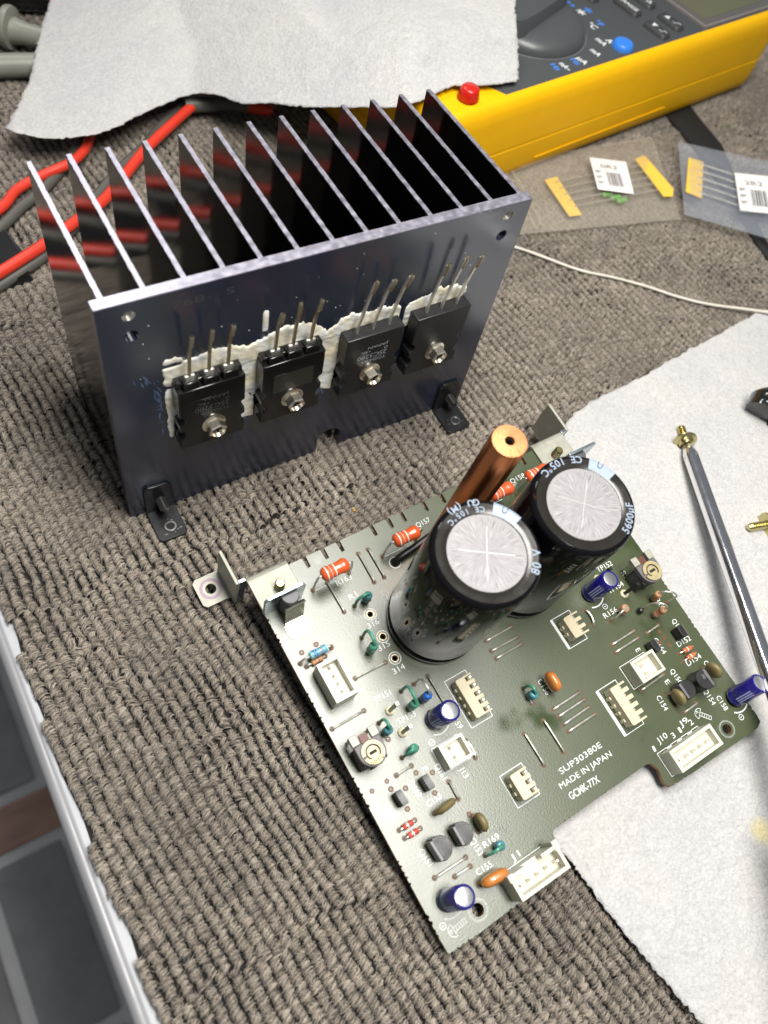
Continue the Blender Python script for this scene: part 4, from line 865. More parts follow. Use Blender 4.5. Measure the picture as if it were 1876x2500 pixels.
# steel brackets in the two far corners (right one mirrored)
def bracket(mx):
    b = empty("steel_bracket"); b.parent = pcb
    if mx: b.location = (124.6*S,0,0); b.scale = (-1,1,1)
    P = []; th = 1.0
    fl_ = [(13.6,106.0),(13.6,116.4),(-.2,116.4),(-.2,106.0)]
    MB().prism(fl_, .05, 1.1).build("flange", M_steel, b, bev=.15)
    prof = [(116.3,.05),(116.3,1.1),(117.2,.9),(117.9,.2),(118.1,-1.0),(118.1,-6),(117.1,-6),(117.1,-.9)]
    n = len(prof); MB().add([(-.2,y,z) for y,z in prof]+[(13.6,y,z) for y,z in prof], [tuple(range(n)),tuple(range(n,2*n))[::-1]]+[(k,n+k,n+(k+1)%n,(k+1)%n) for k in range(n)]).build("rear_fold", M_steel, b, smooth=50)
    tb = [(-.4,.0),(12.6,.0),(12.6,10.5),(11.4,13.6),(-.0,13.6),(-.9,12.2)]
    n = len(tb); MB().add([(x,105.1-z*.02,z+.1) for x,z in tb]+[(x,106.0-z*.02,z+.1) for x,z in tb], [tuple(range(n)),tuple(range(n,2*n))[::-1]]+[(k,n+k,n+(k+1)%n,(k+1)%n) for k in range(n)]).build("heat_tab", mat("bluish_steel",(0.40,0.47,0.52),.28,.9,var=.1,vscale=150,rvar=.1), b, bev=.12)
    MB().box(-2.6,-.2,117.0,118.1,-16.2,1.1).build("web", mat("bluish_steel",(0.40,0.47,0.52),.28,.9), b, bev=.2)  # web in a bluer steel colour than the wall it folds from
    MB().box(-3.6,-2.55,117.0,129.2,-16.2,1.1).build("side_wall", M_steel, b, bev=.2)
    fo = [(-3.5,119.2),(-3.5,129.2),(-11.6,129.2),(-12.7,128.1),(-12.7,120.4),(-11.6,119.2)]
    bmx = bmesh.new(); es_ = []
    for lp in (fo, [(-8.2+1.75*math.cos(2*PI*k/20),124.4+1.75*math.sin(2*PI*k/20)) for k in range(20)]):
        vs_ = [bmx.verts.new((x*S,y*S,-15.2*S)) for x,y in lp]; es_ += [bmx.edges.new((vs_[i],vs_[(i+1)%len(vs_)])) for i in range(len(vs_))]
    bmesh.ops.triangle_fill(bmx, edges=es_, use_beauty=True); r = bmesh.ops.extrude_face_region(bmx, geom=list(bmx.faces)); bmesh.ops.translate(bmx, verts=[v for v in r["geom"] if isinstance(v, bmesh.types.BMVert)], vec=(0,0,-1.0*S)); bmesh.ops.recalc_face_normals(bmx, faces=bmx.faces)
    me_ = bpy.data.meshes.new("foot"); bmx.to_mesh(me_); bmx.free(); me_.materials.append(M_steel); place("foot", me_, b)
    MB().ring(-8.2,124.4,2.6,3.6,-15.19,-15.17,30).build("purple_mark", M_gum, b)
    prof = [(0,0)]
    for k in range(8): prof += [(1.25,.1+k*.5),(1.55,.35+k*.5)]
    MB().lathe(prof+[(1.1,4.4),(0,4.4)], (7.6,110.6,1.0), 18).build("screw_end", M_brass, b)
    a_ = np.linspace(-PI-.2, .2, 18); poly = [(6.9+2.7*math.cos(t_), 104.3+2.7*math.sin(t_)*1.0) for t_ in a_]
    MB().prism(poly, 1.5, 11.6).build("regulator_transistor", mat("grey_moulding",(0.075,0.075,0.08),.45,bump=.1,bscale=900), b, bev=.2)
    for k in (-1,0,1): MB().tube([(6.9+k*1.3,103,1.6),(6.9+k*1.6,103,-.5)], .3, 6).build("lead", M_tin, b)
    cw0, cw1 = 4.0, 10.2
    prof = [(101.0,11.0),(101.9,10.2),(101.5,9.2),(100.2,.6),(99.8,.35),(94.0,.25),(94.0,.65),(99.4,.75),(99.8,.95),(101.0,9.3),(101.3,10.0),(100.6,10.8)]
    n = len(prof); MB().add([(cw0,y,z) for y,z in prof]+[(cw1,y,z) for y,z in prof], [tuple(range(n)),tuple(range(n,2*n))[::-1]]+[(k,n+k,n+(k+1)%n,(k+1)%n) for k in range(n)]).box(cw0-.7,cw1+.7,95.4,98.8,.255,.66).build("spring_clip", M_bright_steel, b, smooth=30)
bracket(False); bracket(True)

# printed legends
for s_, x0, y0, x1, y1 in (('R163',24.2,103.2,29.6,103.2),('316',26.1,86.8,29.9,86.8),('315',25.4,79.2,29.4,79.2),('314',25.8,71.0,29.9,71.0),('TP151',16.4,66.4,22.0,66.3),('TP153',19.2,57.5,25.4,57.4),('Q157',57.6,108.9,62.9,108.9),('Q158',96.5,108.4,102.7,108.5),('TP152',105.4,67.8,111.8,67.6),('TP154',104.3,59.9,110.9,59.9),('R156',97.6,53.7,103.3,53.7),('D152',114.8,34.0,120.5,33.8),('D154',113.6,27.4,119.9,27.4),('R169',23.4,16.5,28.8,16.5),('C155',17.7,11.6,22.8,11.5),('J1',28.5,9.5,31.5,9.6),('J9',98.6,13.5,102.1,13.6),('2',101.8,12.2,103.3,12.3),('J10',88.7,13.2,92.7,13.3),('3',93.9,12.0,95.1,12.0),('1',97.2,12.2,98.0,12.2),('1',85.7,12.0,86.5,11.9),('SUP30380E',55.1,21.5,71.6,21.6),('MADE IN JAPAN',52.7,18.1,72.8,17.9),('GCMK-77X',53.6,14.1,64.8,13.8),('C153',15.0,33.8,19.8,34.0),('R1',25.5,97.3,28.3,97.5),('J13',28.4,38.2,28.4,35.2),('Q161',22.4,42.6,22.5,38.0),('Q163',13.3,42.6,13.5,37.6),('E',18.8,43.8,18.8,42.7),('Q164',108.1,40.3,108.2,34.7),('E',100.4,40.5,100.4,39.5),('Q151',6.3,25.5,6.6,20.7),('Q153',20.6,20.5,20.7,15.7),('Q156',106.7,29.4,106.9,24.4),('E',102.8,27.5,102.9,26.2),('C154',97.0,25.0,96.8,20.1),('Q154',112.9,19.0,112.7,13.5),('C158',115.5,15.0,115.4,10.1),('R152',112.6,64.1,112.5,58.7),('R166',117.7,50.7,117.7,45.6),('Q162',118.3,42.3,118.5,37.6),('C159',34.5,52.5,34.5,47.8),('C156',64.8,48.0,64.8,42.9),('C',119.1,25.8,119.3,24.6)):
    L_ = math.hypot(x1-x0, y1-y0); an = math.atan2(y1-y0, x1-x0); hh = 2.1 if s_ == 'GCMK-77X' else 1.75
    text(s_, (x0,y0,.02), M_white_print, pcb, hh, L_, rot=(0,0,an), name="silkscreen_text", bold=.035 if s_ == 'GCMK-77X' else 0)
def screw_icon(x, y, an):
    c, s = math.cos(an), math.sin(an); T = lambda p: (x+p[0]*c-p[1]*s, y+p[0]*s+p[1]*c)
    P = [(-.6,-1.7)]+[(-.6-1.7*math.sin(PI*k/8), -1.7*math.cos(PI*k/8)) for k in range(1,8)]+[(-.6,1.7),(-.6,-1.7)]
    Q = [(-.6,-.6),(3.4,-.6),(3.4,.6),(-.6,.6)]
    for A, Bq in list(zip(P, P[1:]))+list(zip(Q, Q[1:]))+[((k*.8+.2,-.6),(k*.8+.2,.6)) for k in range(4)]+[((-2.2,.3),(-1,.3)),((-1.6,-.4),(-1.6,.8))]: line(*T(A), *T(Bq), .16)
screw_icon(107.4,13.2,-.85); screw_icon(5.2,4.0,.1)
silk.build("silkscreen_lines", M_white_print, pcb, smooth=0); drills.build("drilled_holes", M_brown, pcb)["kind"] = "stuff"; drillc.build("hole_depths", mat("hole_depth_dark",(0.10,0.06,0.03),.4), pcb)["kind"] = "stuff"

# ------------------------------------------------------------------ paper towels
def sheet(name, bot, top, left, right, n, zf, m, fray=.35, seed=1, thick=.25, over=None):
    """Coons patch between four border curves, a little wavy, with a torn edge"""
    def curve(P):
        P = smooth_path(P, 12); d = [0]
        for a_, b_ in zip(P, P[1:]): d.append(d[-1]+(b_-a_).length)
        T = np.linspace(0, d[-1], n+1); A = np.array([tuple(p) for p in P]); return np.stack([np.interp(T, d, A[:,k]) for k in range(3)], 1)
    Bc, Tc, Lc, Rc = curve(bot), curve(top), curve(left), curve(right)
    u = np.linspace(0,1,n+1)[None,:,None]; v = np.linspace(0,1,n+1)[:,None,None]
    P = (1-v)*Bc[None]+v*Tc[None]+(1-u)*Lc[:,None]+u*Rc[:,None]-((1-u)*(1-v)*Bc[0]+u*(1-v)*Bc[-1]+(1-u)*v*Tc[0]+u*v*Tc[-1])
    r = np.random.RandomState(seed)
    X, Y = P[...,0], P[...,1]
    ed = np.minimum(np.minimum(u,1-u), np.minimum(v,1-v))[...,0]; P[...,2] += zf(X, Y)*np.clip(ed*14, 0, 1)
    if over is not None: P[...,2] = np.maximum(P[...,2], over(X, Y))
    for e, ax in ((0,0),(n,0)): P[e,:,:2] += r.normal(0, fray, (n+1,2))
    for e in (0,n): P[:,e,:2] += r.normal(0, fray, (n+1,2))
    mb = MB().grid(P.tolist()); o = mb.build(name, m, smooth=70)
    md = o.modifiers.new("thickness", 'SOLIDIFY'); md.thickness = thick*S; md.offset = 1
    return o
def wav(a, b, seed): return lambda X, Y: a*vnoise(X*.02, Y*.02, seed)+b*vnoise(X*.07, Y*.07, seed+1)+.25*b*vnoise(X*.22, Y*.22, seed+2)
def over_meter(X, Y):                       # height the towel needs to clear the multimeter and its knob
    c_, s_ = math.cos(math.atan2(27,198)), math.sin(math.atan2(27,198)); x = (X-214)*c_+(Y-106)*s_; y = -(X-214)*s_+(Y-106)*c_
    d = np.maximum(np.maximum(-48-x, -y), 0.0); k = np.hypot(x-55, y-45)-31
    return np.maximum(46.6-.62*d, 58.6-np.clip(k, 0, None)*.55)
low = [(69,-151,2.2),(72,-176,2.0),(75,-195,2.0),(79,-214,2.0),(90,-262,2.0)]
lower = sheet("paper_towel", low[::-1], [(430,-150,2.2),(390,-100,2.2),(350,-60,2.2),(318,-25,2.2),(298,-11,2.3)],
      [(90,-262,2.0),(180,-252,2),(280,-215,2),(370,-180,2.2),(430,-150,2.2)],
      [(69,-151,2.2),(96,-100,2.6),(130,-66,2.6),(164,-29,2.6),(218,-20,2.3),(298,-11,2.3)], 150, wav(1.0,.8,60), M_towel2, .3, 5)
tag(lower, "white paper towel on the right, under the screwdriver and the circuit board's edge", "paper towel", "paper towels")
upper = sheet("paper_towel", [(20.0, 189.3, 14.7), (22.9, 184.9, 14.8), (30.8, 178.7, 14.8), (41.4, 176.0, 14.8), (52.2, 175.3, 14.8), (64.7, 178.6, 14.8), (78.5, 184.3, 14.8), (99.9, 191.0, 14.8), (110.0, 181.4, 19.5), (116.5, 168.2, 22.5), (124.9, 159.2, 26.8), (137.3, 143.0, 33.2), (149.6, 129.6, 39.5), (158.5, 119.7, 44.0), (168.3, 114.6, 47.5), (179.9, 116.5, 47.5), (191.3, 120.5, 47.5), (209.3, 117.1, 47.5), (225.8, 116.2, 47.5)],
      [(95,335,14.8),(140,325,34),(190,305,52),(250,285,60),(318,250,60)],
      [(20.0, 189.3, 14.7), (29.5, 203.9, 14.8), (40.2, 221.8, 14.8), (50.7, 245.2, 14.8), (64.5, 272.9, 14.8), (95, 335, 14.8)],
      [(225.8, 116.2, 47.5), (231.7, 128.3, 53.0), (235.9, 138.3, 58.5), (246.8, 155.7, 59.5), (285, 205, 60), (318, 250, 60)], 150, wav(1.6,.9,80), M_towel, .3, 9, over=over_meter)
tag(upper, "torn sheet of white paper towel draped behind the heatsink over cables and multimeter", "paper towel", "paper towels")

# ------------------------------------------------------------------ multimeter
MA = math.atan2(27,198); mm = empty("multimeter", (214,106,0), MA, label="yellow handheld multimeter with a grey dial lying behind the heatsink", cat="multimeter")
ML, MW, MH = 236.0, 98.0, 45.0; MX0 = -38.0
def rrect(x0,x1,y0,y1,r,n=6):
    out = []
    for cx,cy,a0 in ((x1-r,y0+r,-PI/2),(x1-r,y1-r,0),(x0+r,y1-r,PI/2),(x0+r,y0+r,PI)):
        out += [(cx+r*math.cos(a0+PI/2*k/n), cy+r*math.sin(a0+PI/2*k/n)) for k in range(n+1)]
    return out
def loft(layers, m, name, parent, cap0=True, cap1=True, smooth=45):
    mb = MB(); n = len(layers[0][0]); vs = []; fs = []
    for poly, z in layers: vs += [(x,y,z) for x,y in poly]
    for i in range(len(layers)-1): fs += [(i*n+k,i*n+(k+1)%n,(i+1)*n+(k+1)%n,(i+1)*n+k) for k in range(n)]
    if cap0: fs.append(tuple(range(n))[::-1])
    if cap1: fs.append(tuple((len(layers)-1)*n+k for k in range(n)))
    return mb.add(vs, fs).build(name, m, parent, smooth=smooth)
X1 = MX0+ML+24
def ins(d, r=14): return rrect(MX0+d, X1-d, d, MW-d, r)
hol = loft([(ins(3,12),1.2),(ins(.8),3.5),(ins(0),8),(ins(-.2),16),(ins(-.2),19.0),(ins(.35),19.4),(ins(.35),19.9),(ins(-.2),20.3),(ins(-.1),36),(ins(.5,13),40.5),(ins(1.6,12),43.6),(ins(3.4,11),45.2),(ins(5.2,10),45.4),(ins(5.6,9),44.2)], M_yellow, "holster", mm, cap1=False)
mid_ = [(MX0+70,-.35,9.2),(MX0+120,-.35,9.6),(MX0+170,-.35,10.0)]
MB().tube(mid_, .32, 8).build("moulded_line", M_yellow, hol)
def facep(d): return [(5.0+d,5.6+d),(X1-5.6-d,5.6+d),(X1-5.6-d,MW-5.6-d),(5.0+d,MW-5.6-d),(1.0+d,MW-14),(1.0+d,14)]
loft([(ins(5.5,9),40.0),(ins(5.6,9),44.3),(ins(6.2,8.5),44.5)], M_yellow, "jack_panel", mm)
face = loft([(facep(0),44.0),(facep(0),44.6),(facep(.6),44.9)], M_face, "face_panel", mm)
KX, KY = 55.0, 45.0
MB().ring(KX,KY,28.2,29.2,44.9,45.2,60).build("dial_ring", mat("dial_ring",(0.11,0.115,0.115),.4), mm, bev=.1)
kb = MB().lathe([(27.8,44.9),(27.5,47.5),(25.0,50.0),(20,51.6),(10,52.4),(0,52.5)], (KX,KY,0), 60).build("rotary_knob", M_knob, mm, smooth=60)
ka = .30; kd = (math.cos(ka), math.sin(ka)); pn = (-kd[1], kd[0]); g_ = []
for s_, w in ((-26,5.5),(-22,8.2),(-10,9.4),(5,9.6),(16,9.2),(22,7.6),(26.2,3.6)): g_.append((s_, w))
poly = [(KX+kd[0]*s_+pn[0]*w, KY+kd[1]*s_+pn[1]*w) for s_,w in g_]+[(KX+kd[0]*s_-pn[0]*w, KY+kd[1]*s_-pn[1]*w) for s_,w in g_[::-1]]
pol2 = [(KX+kd[0]*s_*.97+pn[0]*w*.72, KY+kd[1]*s_*.97+pn[1]*w*.72) for s_,w in g_]+[(KX+kd[0]*s_*.97-pn[0]*w*.72, KY+kd[1]*s_*.97-pn[1]*w*.72) for s_,w in g_[::-1]]
loft([(poly,47),(poly,50),(pol2,57.2)], M_knob, "grip", kb)
MB().lathe([(1.6,0),(1.5,.25),(0,.3)], (KX+kd[0]*22.4, KY+kd[1]*22.4, 57.2), 16).build("pointer_dot", mat("dot_ivory",(0.66,0.66,0.55),.5), kb)
RT = (0,0,-PI/2)
def key(x, y, w, d, s_=None, tri=0, sub=None):
    k = loft([(rrect(x-w/2-.5,x+w/2+.5,y-d/2-.5,y+d/2+.5,1.6,3),44.8),(rrect(x-w/2,x+w/2,y-d/2,y+d/2,1.4,3),46.6),(rrect(x-w/2+.5,x+w/2-.5,y-d/2+.5,y+d/2-.5,1.1,3),47.0)], M_key, "key", mm)
    if s_: text(s_, (x-1.1,y+d/2-1.2,47.03), M_white_print, k, 2.6, d-2.6, rot=RT, bold=.06)
    if tri: MB().add([(x-tri*1.6,y+4.2,47.03),(x+tri*1.7,y+2.6,47.03),(x-tri*1.6,y+1.0,47.03)],[(0,1,2)]).build("arrow_print", M_white_print, k); MB().box(x-1.2,x-.8,y-3.6,y-1.4,47.02,47.04).box(x-1.2,x+1.1,y-3.7,y-3.4,47.02,47.04).box(x+.8,x+1.2,y-5.6,y-3.4,47.02,47.04).build("pulse_print", M_white_print, k)
    return k
key(119.5,37.5,6.0,16,"RANGE"); key(133.5,40.0,6.0,16,"REL Δ"); key(118.5,15.5,6.0,14,tri=-1); key(132.5,18.0,6.0,14,tri=1); key(106.5,56.5,6.0,16,"HOLD"); key(121.0,60.0,6.0,16,"MIN")
MB().lathe([(5.4,44.8),(5.2,46.6),(4.4,47.5),(0,47.8)], (89.0,12.4,0), 32).build("blue_key", M_bluekey, mm)
MB().box(148,X1-7,7.0,MW-7,44.7,45.3).build("display_bezel", M_bezel, mm, bev=.3)
MB().box(155,X1-16,13.5,MW-14,45.25,45.42).build("display", M_lcd, mm)
MB().box(150.2,150.7,8.2,MW-8,45.3,45.36).box(150.2,X1-8,8.2,8.6,45.3,45.36).build("bezel_line", mat("bezel_line",(0.36,0.30,0.28),.4), mm)
for s_, x, y, m, hh, L_ in (("Ω",84.5,62.5,M_white_print,4.2,4.4),("V",70,74.0,M_white_print,4.0,4.0),("⎓",66,76.0,M_blue_print,3.0,4),("++",89.5,55.0,M_blue_print,3.4,6),("*",86.5,46.5,M_white_print,6.5,5.0),("*",91.5,46.5,M_blue_print,6.5,5.0),("°C",86.0,35.0,M_white_print,3.6,5.4),("°F",91.5,35.5,M_blue_print,3.6,5.4),("mA",80.0,23.0,M_white_print,3.4,6.4),("A~",84.6,20.5,M_white_print,3.6,6.2),("mA",70.0,17.0,M_white_print,3.2,6.0),("µA",58.0,14.5,M_white_print,3.4,6.0),("Hz",54.0,15.0,M_blue_print,3.2,5.4),("mA~",46,14.5,M_white_print,3.2,6.4),("Hz",41.0,15.5,M_blue_print,3.2,5.4)):
    text(s_, (x,y,45.0), m, mm, hh, L_, rot=RT, bold=.10, name="dial_lettering")
MB().lathe([(4.2,44.5),(4.2,45.0),(3.2,45.0)], (-14.8,10.6,0), 24).build("jack", M_key, mm)
text("CAT III", (8.5,19,45.0), M_dim_print, mm, 1.6, 8, rot=RT, name="panel_lettering"); text("1000V", (5.5,19,45.0), M_dim_print, mm, 1.6, 7, rot=RT, name="panel_lettering")

plg = MB().lathe([(0,45.05),(4.6,45.05),(4.9,46),(4.4,48),(4.1,49.6),(3.4,50.4),(0,50.6)], (0,0,0), 24).build("jack_plug", M_redp, loc=(214-14.8*math.cos(MA)-10.6*math.sin(MA), 106-14.8*math.sin(MA)+10.6*math.cos(MA), 0), smooth=50); tag(plg, "red plug standing in the multimeter's jack at the towel's edge", "plug")

# ------------------------------------------------------------------ test leads and other cables
def cable(name, path, r, m, label, cat, group=None, k=8):
    group = group or ("test leads and probes" if name.startswith(("test", "probe")) else None)
    c = Vector(path[0]); o = MB().tube(smooth_path(path, k), r, 14).build(name, m, smooth=60); tag(o, label, cat, group); return o
cable("test_lead", [(-40,118,5),(-18,143,5),(4,153.5,5),(14,163,5),(26,168.5,5.2),(39,172.5,5.6),(47,178,6),(53,187,6),(62,205,6),(90,240,6)], 2.1, M_red, "red test lead looping out under the towel's left corner, leftmost red cable", "cable")
cable("test_lead", [(-44,112,2.6),(-18,133,2.6),(2,146,2.8),(13,155,3),(24,162.5,3),(36,174,3),(47,186,3.2),(60,206,4),(86,246,4)], 2.2, M_grey, "dark grey test lead lying just below the leftmost red cable", "cable")
cable("test_lead", [(-60,96,6.5),(-30,106,6.5),(-6,117.5,6.4),(13,127,6.2),(30,137,6.0),(46,147,6.0),(71,170,6.5),(91,185,7),(105,194,8),(117,201,8.5),(124,212,8)], 2.3, M_red, "red test lead curving behind the heatsink's left fins up to the towel", "cable")
cable("test_lead", [(-40,100,2.4),(-6,116,2.4),(13,126,2.4),(29,138,2.6),(43,152,2.8),(57,165,2.9),(73,177,3),(89,191.5,3.2),(104,200.5,3.4),(125,212,4)], 2.25, M_grey, "grey test lead running beside the red one behind the heatsink", "cable")
pj = empty("banana_plug", (124,197,5), label="grey and red banana plug poking out under the towel's bottom edge", cat="plug")
def W_(o, c): o.parent = pj; o.matrix_parent_inverse = Matrix.Translation(-Vector(c)*S); return o
W_(MB().tube(smooth_path([(100,194.5,8),(111,193.5,7.4),(121,191.5,7),(129,187.5,7)],6), [3.6]*18+[3.4], 16).build("boot", M_grey), (124,197,5))
W_(MB().tube([(128.5,187.8,7),(137,182.5,7),(139,181.3,7)], [3.0,2.9,1.8], 16).build("red_tip", M_red), (124,197,5))
pl = empty("probe_plug", (45,266,8), label="pale grey flanged plug at the top left corner beside the towel", cat="plug")
d_ = Vector((14,-12,0)).normalized()
def PL(o): o.parent = pl; o.matrix_parent_inverse = Matrix.Translation(-Vector((45,266,8))*S); return o
PL(MB().lathe([(0,-46),(5.2,-46),(5.4,-3),(5.6,-1.2)], (44,268.5,9), 28, tuple(d_)).build("handle", M_greyp))
PL(MB().lathe([(5.2,-2),(9.2,-1.6),(9.6,0),(9.2,1.6),(5.4,2.2)], (44,268.5,10), 32, tuple(d_)).build("flange", M_greyp, smooth=50))
PL(MB().lathe([(6.2,2),(5.6,4),(4.9,8),(4.6,30),(0,30)], (44,268.5,9), 28, tuple(d_)).build("nose", M_greyp))
cable("test_probe", [(-30,258,7),(0,251,7),(32,245,7),(46,242,7),(70,237,7)], 5.2, M_greyp, "pale grey round probe handle reaching under the towel's left side", "probe")
blk = MB().tube(smooth_path([(10,312,7),(40,303,8),(62,296.5,8),(68,296,7)],6), 7.0, 16).build("probe_grip", M_blackp, smooth=60); tag(blk, "black probe grip cropped by the top left corner", "probe")
cable("probe_lead", [(64,297,9),(72,297,9),(86,300,9),(110,312,8)], 5.0, M_redp, "red sleeve at the very top beside the towel's corner", "probe")
clipb = empty("alligator_clip", (0,132,0), label="black clip lying under the red leads at the left edge", cat="clip")
def CB(o): o.parent = clipb; o.matrix_parent_inverse = Matrix.Translation(-Vector((0,132,0))*S); return o
CB(loft([([(-26,112),(5,116),(7,128),(4,144),(-4,151),(-28,146)],.6),([(-25,113),(4,117),(6,128),(3,143),(-4,149.5),(-27,145)],3.2)], M_blackp, "jaw", None))
CB(MB().tube([(3.0,143,3.4),(5.2,122,3.4)], .45, 8).build("edge_highlight", mat("highlight_metal",(0.3,0.3,0.32),.2,1.0)))  # thin metal tube stands in for the highlight along the black edge

# ------------------------------------------------------------------ small things at the right
def pouch(name, poly, z, m, label, seed, puff=1.6):
    poly = [Vector((x,y,0)) for x,y in poly]; n = 44; a_, b_, c_, d_ = poly; top = []; bot = []
    for i in range(n+1):
        u = i/n; rt = []; rb = []
        for j in range(n+1):
            v = j/n; p = (a_*(1-u)+b_*u)*(1-v)+(d_*(1-u)+c_*u)*v
            e = min(u,1-u,v,1-v)*6; e = min(1,e)**.6
            w = 1.4*float(vnoise(np.array(p.x*.05),np.array(p.y*.05),seed))+1.3*float(vnoise(np.array(p.x*.14+p.y*.05),np.array(p.y*.10),seed+1))+.9*abs(float(vnoise(np.array(p.x*.3-p.y*.2),np.array(p.y*.22+p.x*.1),seed+2)))
            rt.append((p.x,p.y,z+e*(puff+w))); rb.append((p.x,p.y,z-.25+e*(.2*w)))
        top.append(rt); bot.append(rb)
    mb = MB().grid(top); mb.grid(bot); o = mb.build(name, m, smooth=70); tag(o, label, "plastic bag", "bags of spare parts"); return o
bag1 = pouch("plastic_bag", [(190,76),(301,53.5),(331,113),(230,120)], 2.4, M_bag, "clear zip bag with a white label lying in front of the multimeter, left of two", 90, 3.4)
MB().tube([(233.5,112,5.2),(229,88,5.3),(224.5,69.5,4.6)], .5, 8).build("zip_seal", M_bag, bag1); MB().tube([(229.5,112,5.2),(225,88,5.3),(220.5,70.5,4.6)], .4, 8).build("zip_seal", M_bag, bag1)
bag2 = pouch("plastic_bag", [(338,101),(300,52.5),(338,18),(392,62)], 6.2, M_bag2, "bluish clear bag holding taped resistors, cropped by the right edge", 95, 2.6)
def quad(mb, P, th=.3):
    n = len(P); mb.add([p for p in P]+[(x,y,z+th) for x,y,z in P], [tuple(range(n))[::-1],tuple(range(n,2*n))]+[(k,(k+1)%n,n+(k+1)%n,n+k) for k in range(n)]); return mb
def label_on(bag, P, s_, z):
    a_, b_, c_, d_ = [Vector((x,y,z)) for x,y in P]
    lb = quad(MB(), [tuple(a_),tuple(b_),tuple(c_),tuple(d_)], .15).build("sticker", M_label, bag)
    ink = MB(); U = b_-a_; V = d_-a_
    f = lambda u,v: tuple(a_+U*u+V*v+Vector((0,0,.18)))
    r = random.Random(3); u = .34
    while u < .74:
        w = r.choice((.02,.035,.05)); ink.add([f(u,.42),f(u+w,.42),f(u+w,.84),f(u,.84)],[(0,1,2,3)]); u += w+r.choice((.02,.03))
    for k in range(3):
        ink.add([f(.06,.40+.17*k),f(.22,.40+.17*k),f(.22,.43+.17*k),f(.06,.43+.17*k)],[(0,1,2,3)])
        ink.add([f(.06,.45+.17*k),f(.17,.45+.17*k),f(.17,.47+.17*k),f(.06,.47+.17*k)],[(0,1,2,3)])
    ink.build("barcode", M_ink, lb, smooth=0)
    an = math.atan2(U.y, U.x); p = Vector(f(.24,.30)); t_ = text(s_, tuple(p+Vector((0,0,.04))), M_pen, lb, U.length*.15, U.length*.46, rot=(0,0,an), name="handwriting")
label_on(bag1, [(278,104),(295.5,95),(283,73),(266.5,82)], "0R2", 6.6)
label_on(bag2, [(346,66.5),(366,57),(346,33),(327,42)], "2R2", 9.6)
def rstrip(name, tapes, wires, bodies, label, z):
    t_ = empty(name, (*wires[0][0],0), label=label, cat="resistors"); c = Vector((*wires[0][0],0))
    def q(o): o.parent = t_; o.matrix_parent_inverse = Matrix.Translation(-c*S); return o
    for P in tapes: q(quad(MB(), P, .5).build("paper_tape", M_yellow_tape, bev=.1))
    for a_, b_ in wires: q(MB().tube([(*a_,z),((a_[0]+b_[0])/2,(a_[1]+b_[1])/2,z+.3),(*b_,z)], .5, 6).build("lead", M_tin))
    for x, y, an in bodies:
        d = (math.cos(an),math.sin(an),0); q(MB().lathe(body_profile(6.2,1.25), (x-d[0]*3.1,y-d[1]*3.1,z), 14, d).build("resistor_body", M_greenb))
W1 = [((250.5-.9*k*.4,96-4.6*k),(308.5-.4*k,93-4.8*k)) for k in range(5)]
rstrip("resistor_strip", [[(246.5,99,3.6),(254.5,99.4,3.6),(249.5,71.5,3.6),(242.5,72.6,3.6)],[(305,97.5,4.2),(312.5,98.5,4.2),(309.5,71,4.6),(305,66.5,4.6),(300,68,4.6)]], W1, [(275,76.5,-.05),(277,73.6,-.05),(272.5,80,-.05),(280,84,-.05)], "green axial resistors taped in yellow strips inside the left bag", 3.8)
W2 = [((334-4.2*k,81-4.6*k),(352-4.2*k,62-4.6*k)) for k in range(5)]
rstrip("resistor_strip", [[(332,86.5,7.2),(338,81,7.2),(316,58,7.2),(311,65,7.2)]], W2, [], "bare resistor leads taped in a yellow strip inside the bluish bag", 7.6)
st = MB().grid([[(380,140,.5),(356,135,.5)],[(373,118,1.8),(354,122,1.8)],[(369,95,1.9),(351,100,1.9)],[(352,60,1.6),(342,64,1.6)],[(337,26,1.4),(331,29,1.4)],[(332,8,1.2),(327,10,1.2)]])  # flat black shape laid where a dark band crosses the carpet
st_o = st.build("black_swath", M_blackm); md = st_o.modifiers.new("thickness",'SOLIDIFY'); md.thickness = 1.2*S; tag(st_o, "black strap passing under the multimeter and the right bag", "swath")
cable("white_wire", [(160,90,1.2),(188,79,1.2),(207,65,1.4),(226,43.5,1.5),(240,33,1.4),(252,22.5,1.5),(262,12,1.6),(274,2,1.8),(291,-10,3.4),(300,-17,4.2),(322,-36,4)], .68, M_wire, "thin white wire on the carpet running from the heatsink to the towel", "wire")

# screwdriver with a screw on its tip
A0 = Vector((204.6,-58.4,5.2)); A1 = Vector((158.8,-137.5,18.5)); dv = (A1-A0).normalized()
sd = empty("screwdriver", tuple(A0), label="chrome screwdriver shaft lying across the paper towel", cat="screwdriver")
def SD(o): o.parent = sd; o.matrix_parent_inverse = Matrix.Translation(-A0*S); return o
SD(MB().lathe([(0,0),(1.5,0),(2.0,1.2),(2.9,4.5),(3.0,6.5),(3.0,150)], tuple(A0), 32, tuple(dv)).build("shaft", M_chrome, smooth=40))
SD(MB().lathe([(0,148),(7,148),(9,152),(9.5,170),(12,190),(12,235),(8,244),(0,245)], tuple(A0), 8, tuple(dv)).build("handle", M_blackp, bev=1))
side_ = dv.cross(Vector((0,0,1))).normalized(); upv = side_.cross(dv)
for k, (a_, b_) in enumerate(((upv,side_),(side_,-upv),(-side_,upv))):
    c0 = A0+dv*.4+a_*1.75; c1 = A0+dv*6.6+a_*2.75
    SD(MB().add([tuple(c0-b_*1.0+a_*.12),tuple(c0+b_*1.0+a_*.12),tuple(c1+b_*.5+a_*.29),tuple(c1+dv*1.2+a_*.30),tuple(c1-b_*.5+a_*.29)],[(0,1,2,3,4)]).build("tip_flute", M_steel))
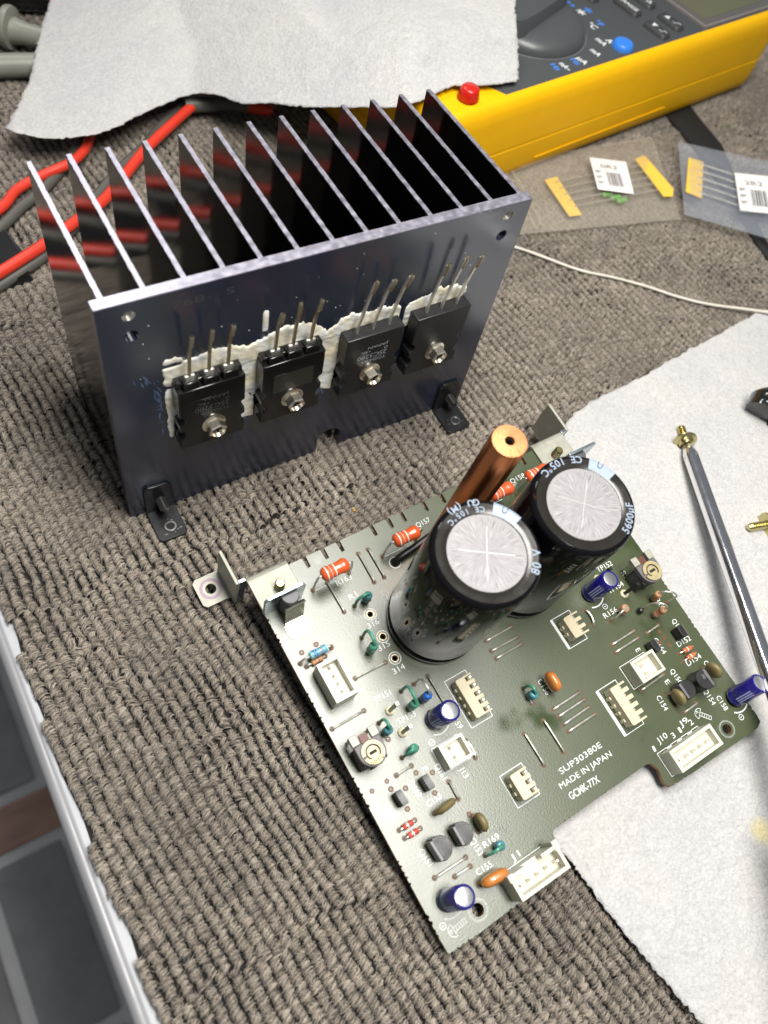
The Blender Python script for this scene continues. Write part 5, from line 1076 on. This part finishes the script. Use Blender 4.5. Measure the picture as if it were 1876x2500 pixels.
def wscrew(A, d, label, L_=9.5):
    d = Vector(d).normalized(); s_ = empty("washer_head_screw", tuple(A), label=label, cat="screw", group="loose yellow screws")
    def q(o): o.parent = s_; o.matrix_parent_inverse = Matrix.Translation(-Vector(A)*S); return o
    q(MB().lathe([(0,-.4),(2.6,-.4),(2.9,.4),(3.0,1.4),(4.5,1.9),(4.6,2.4),(4.3,2.7),(1.6,2.8)], tuple(A), 30, tuple(d)).build("head", M_brass, smooth=40))
    prof = [(1.5,2.7)]
    for k in range(9): prof += [(1.15,2.9+k*.75),(1.65,3.25+k*.75)]
    q(MB().lathe(prof+[(1.0,L_),(0,L_+.3)], tuple(A), 16, tuple(d)).build("thread", M_brass, smooth=30))
wscrew((205.0,-57.6,5.1), tuple(-dv), "yellow screw held on the screwdriver's tip", 10)
wscrew((212.5,-100.5,4.6), (-9.5,2.6,-.2), "yellow screw lying on the towel right of the screwdriver shaft", 10.5)
gp = MB().tube(smooth_path([(246,-58.5,7),(249,-57.5,8),(256,-60.5,8.5),(268,-70,8.5),(290,-92,8.5)],6), [4.5]+[6.6]*4+[8.0]*20, 20).build("tool_handle", M_blackp, smooth=60); tag(gp, "glossy black tool handle cropped by the right edge", "tool")
lint = MB(); rl = random.Random(12)
for k in range(46):
    x, y = rl.uniform(-42, 240), rl.uniform(-170, 120); p = Vector((x, y, .55)); P = [p]; a_ = rl.uniform(0, 6.3)
    for q_ in range(5): a_ += rl.gauss(0, .7); p = p+Vector((math.cos(a_), math.sin(a_), rl.gauss(0, .12)))*rl.uniform(.3, .7); P.append(p)
    lint.tube([tuple(v_) for v_ in P], .06, 4)
lint_o = lint.build("lint", mat("pale_lint", (0.55, 0.53, 0.50), .8)); tag(lint_o, "pale lint fibres scattered over the carpet", "lint", kind="stuff")
for x, y, m_, s_ in ((70,-28,M_amber,.9),(101,-37,M_amber,.7)):
    o = MB().lathe([(0,-.3),(s_,0),(s_*.7,s_*.7),(0,s_)], (x,y,.6), 6).build("crumb", m_); tag(o, "small amber crumb on the carpet "+("left of" if x > 100 else "below")+(" the copper rod" if x > 100 else " the heatsink plate"), "crumb")

# ------------------------------------------------------------------ turn the lettering into meshes, fitted to length
bpy.context.view_layer.update()
dg = bpy.context.evaluated_depsgraph_get()
fit = {o.name: L_ for o, L_ in TEXTS}
for o in [o for o in COL.objects if o.type == 'FONT']:
    me = bpy.data.meshes.new_from_object(o.evaluated_get(dg)); sx = 1.0
    if o.name in fit and len(me.vertices):
        xs = [v.co.x for v in me.vertices]; w = max(xs)-min(xs); sx = fit[o.name]/w if w > 0 else 1
        for v in me.vertices: v.co.x = (v.co.x-min(xs))*sx
    nm = o.name.split('.')[0]; mw = o.matrix_local.copy(); par = o.parent; bpy.data.objects.remove(o)
    n = bpy.data.objects.new(nm, me); COL.objects.link(n); n.parent = par; n.matrix_local = mw
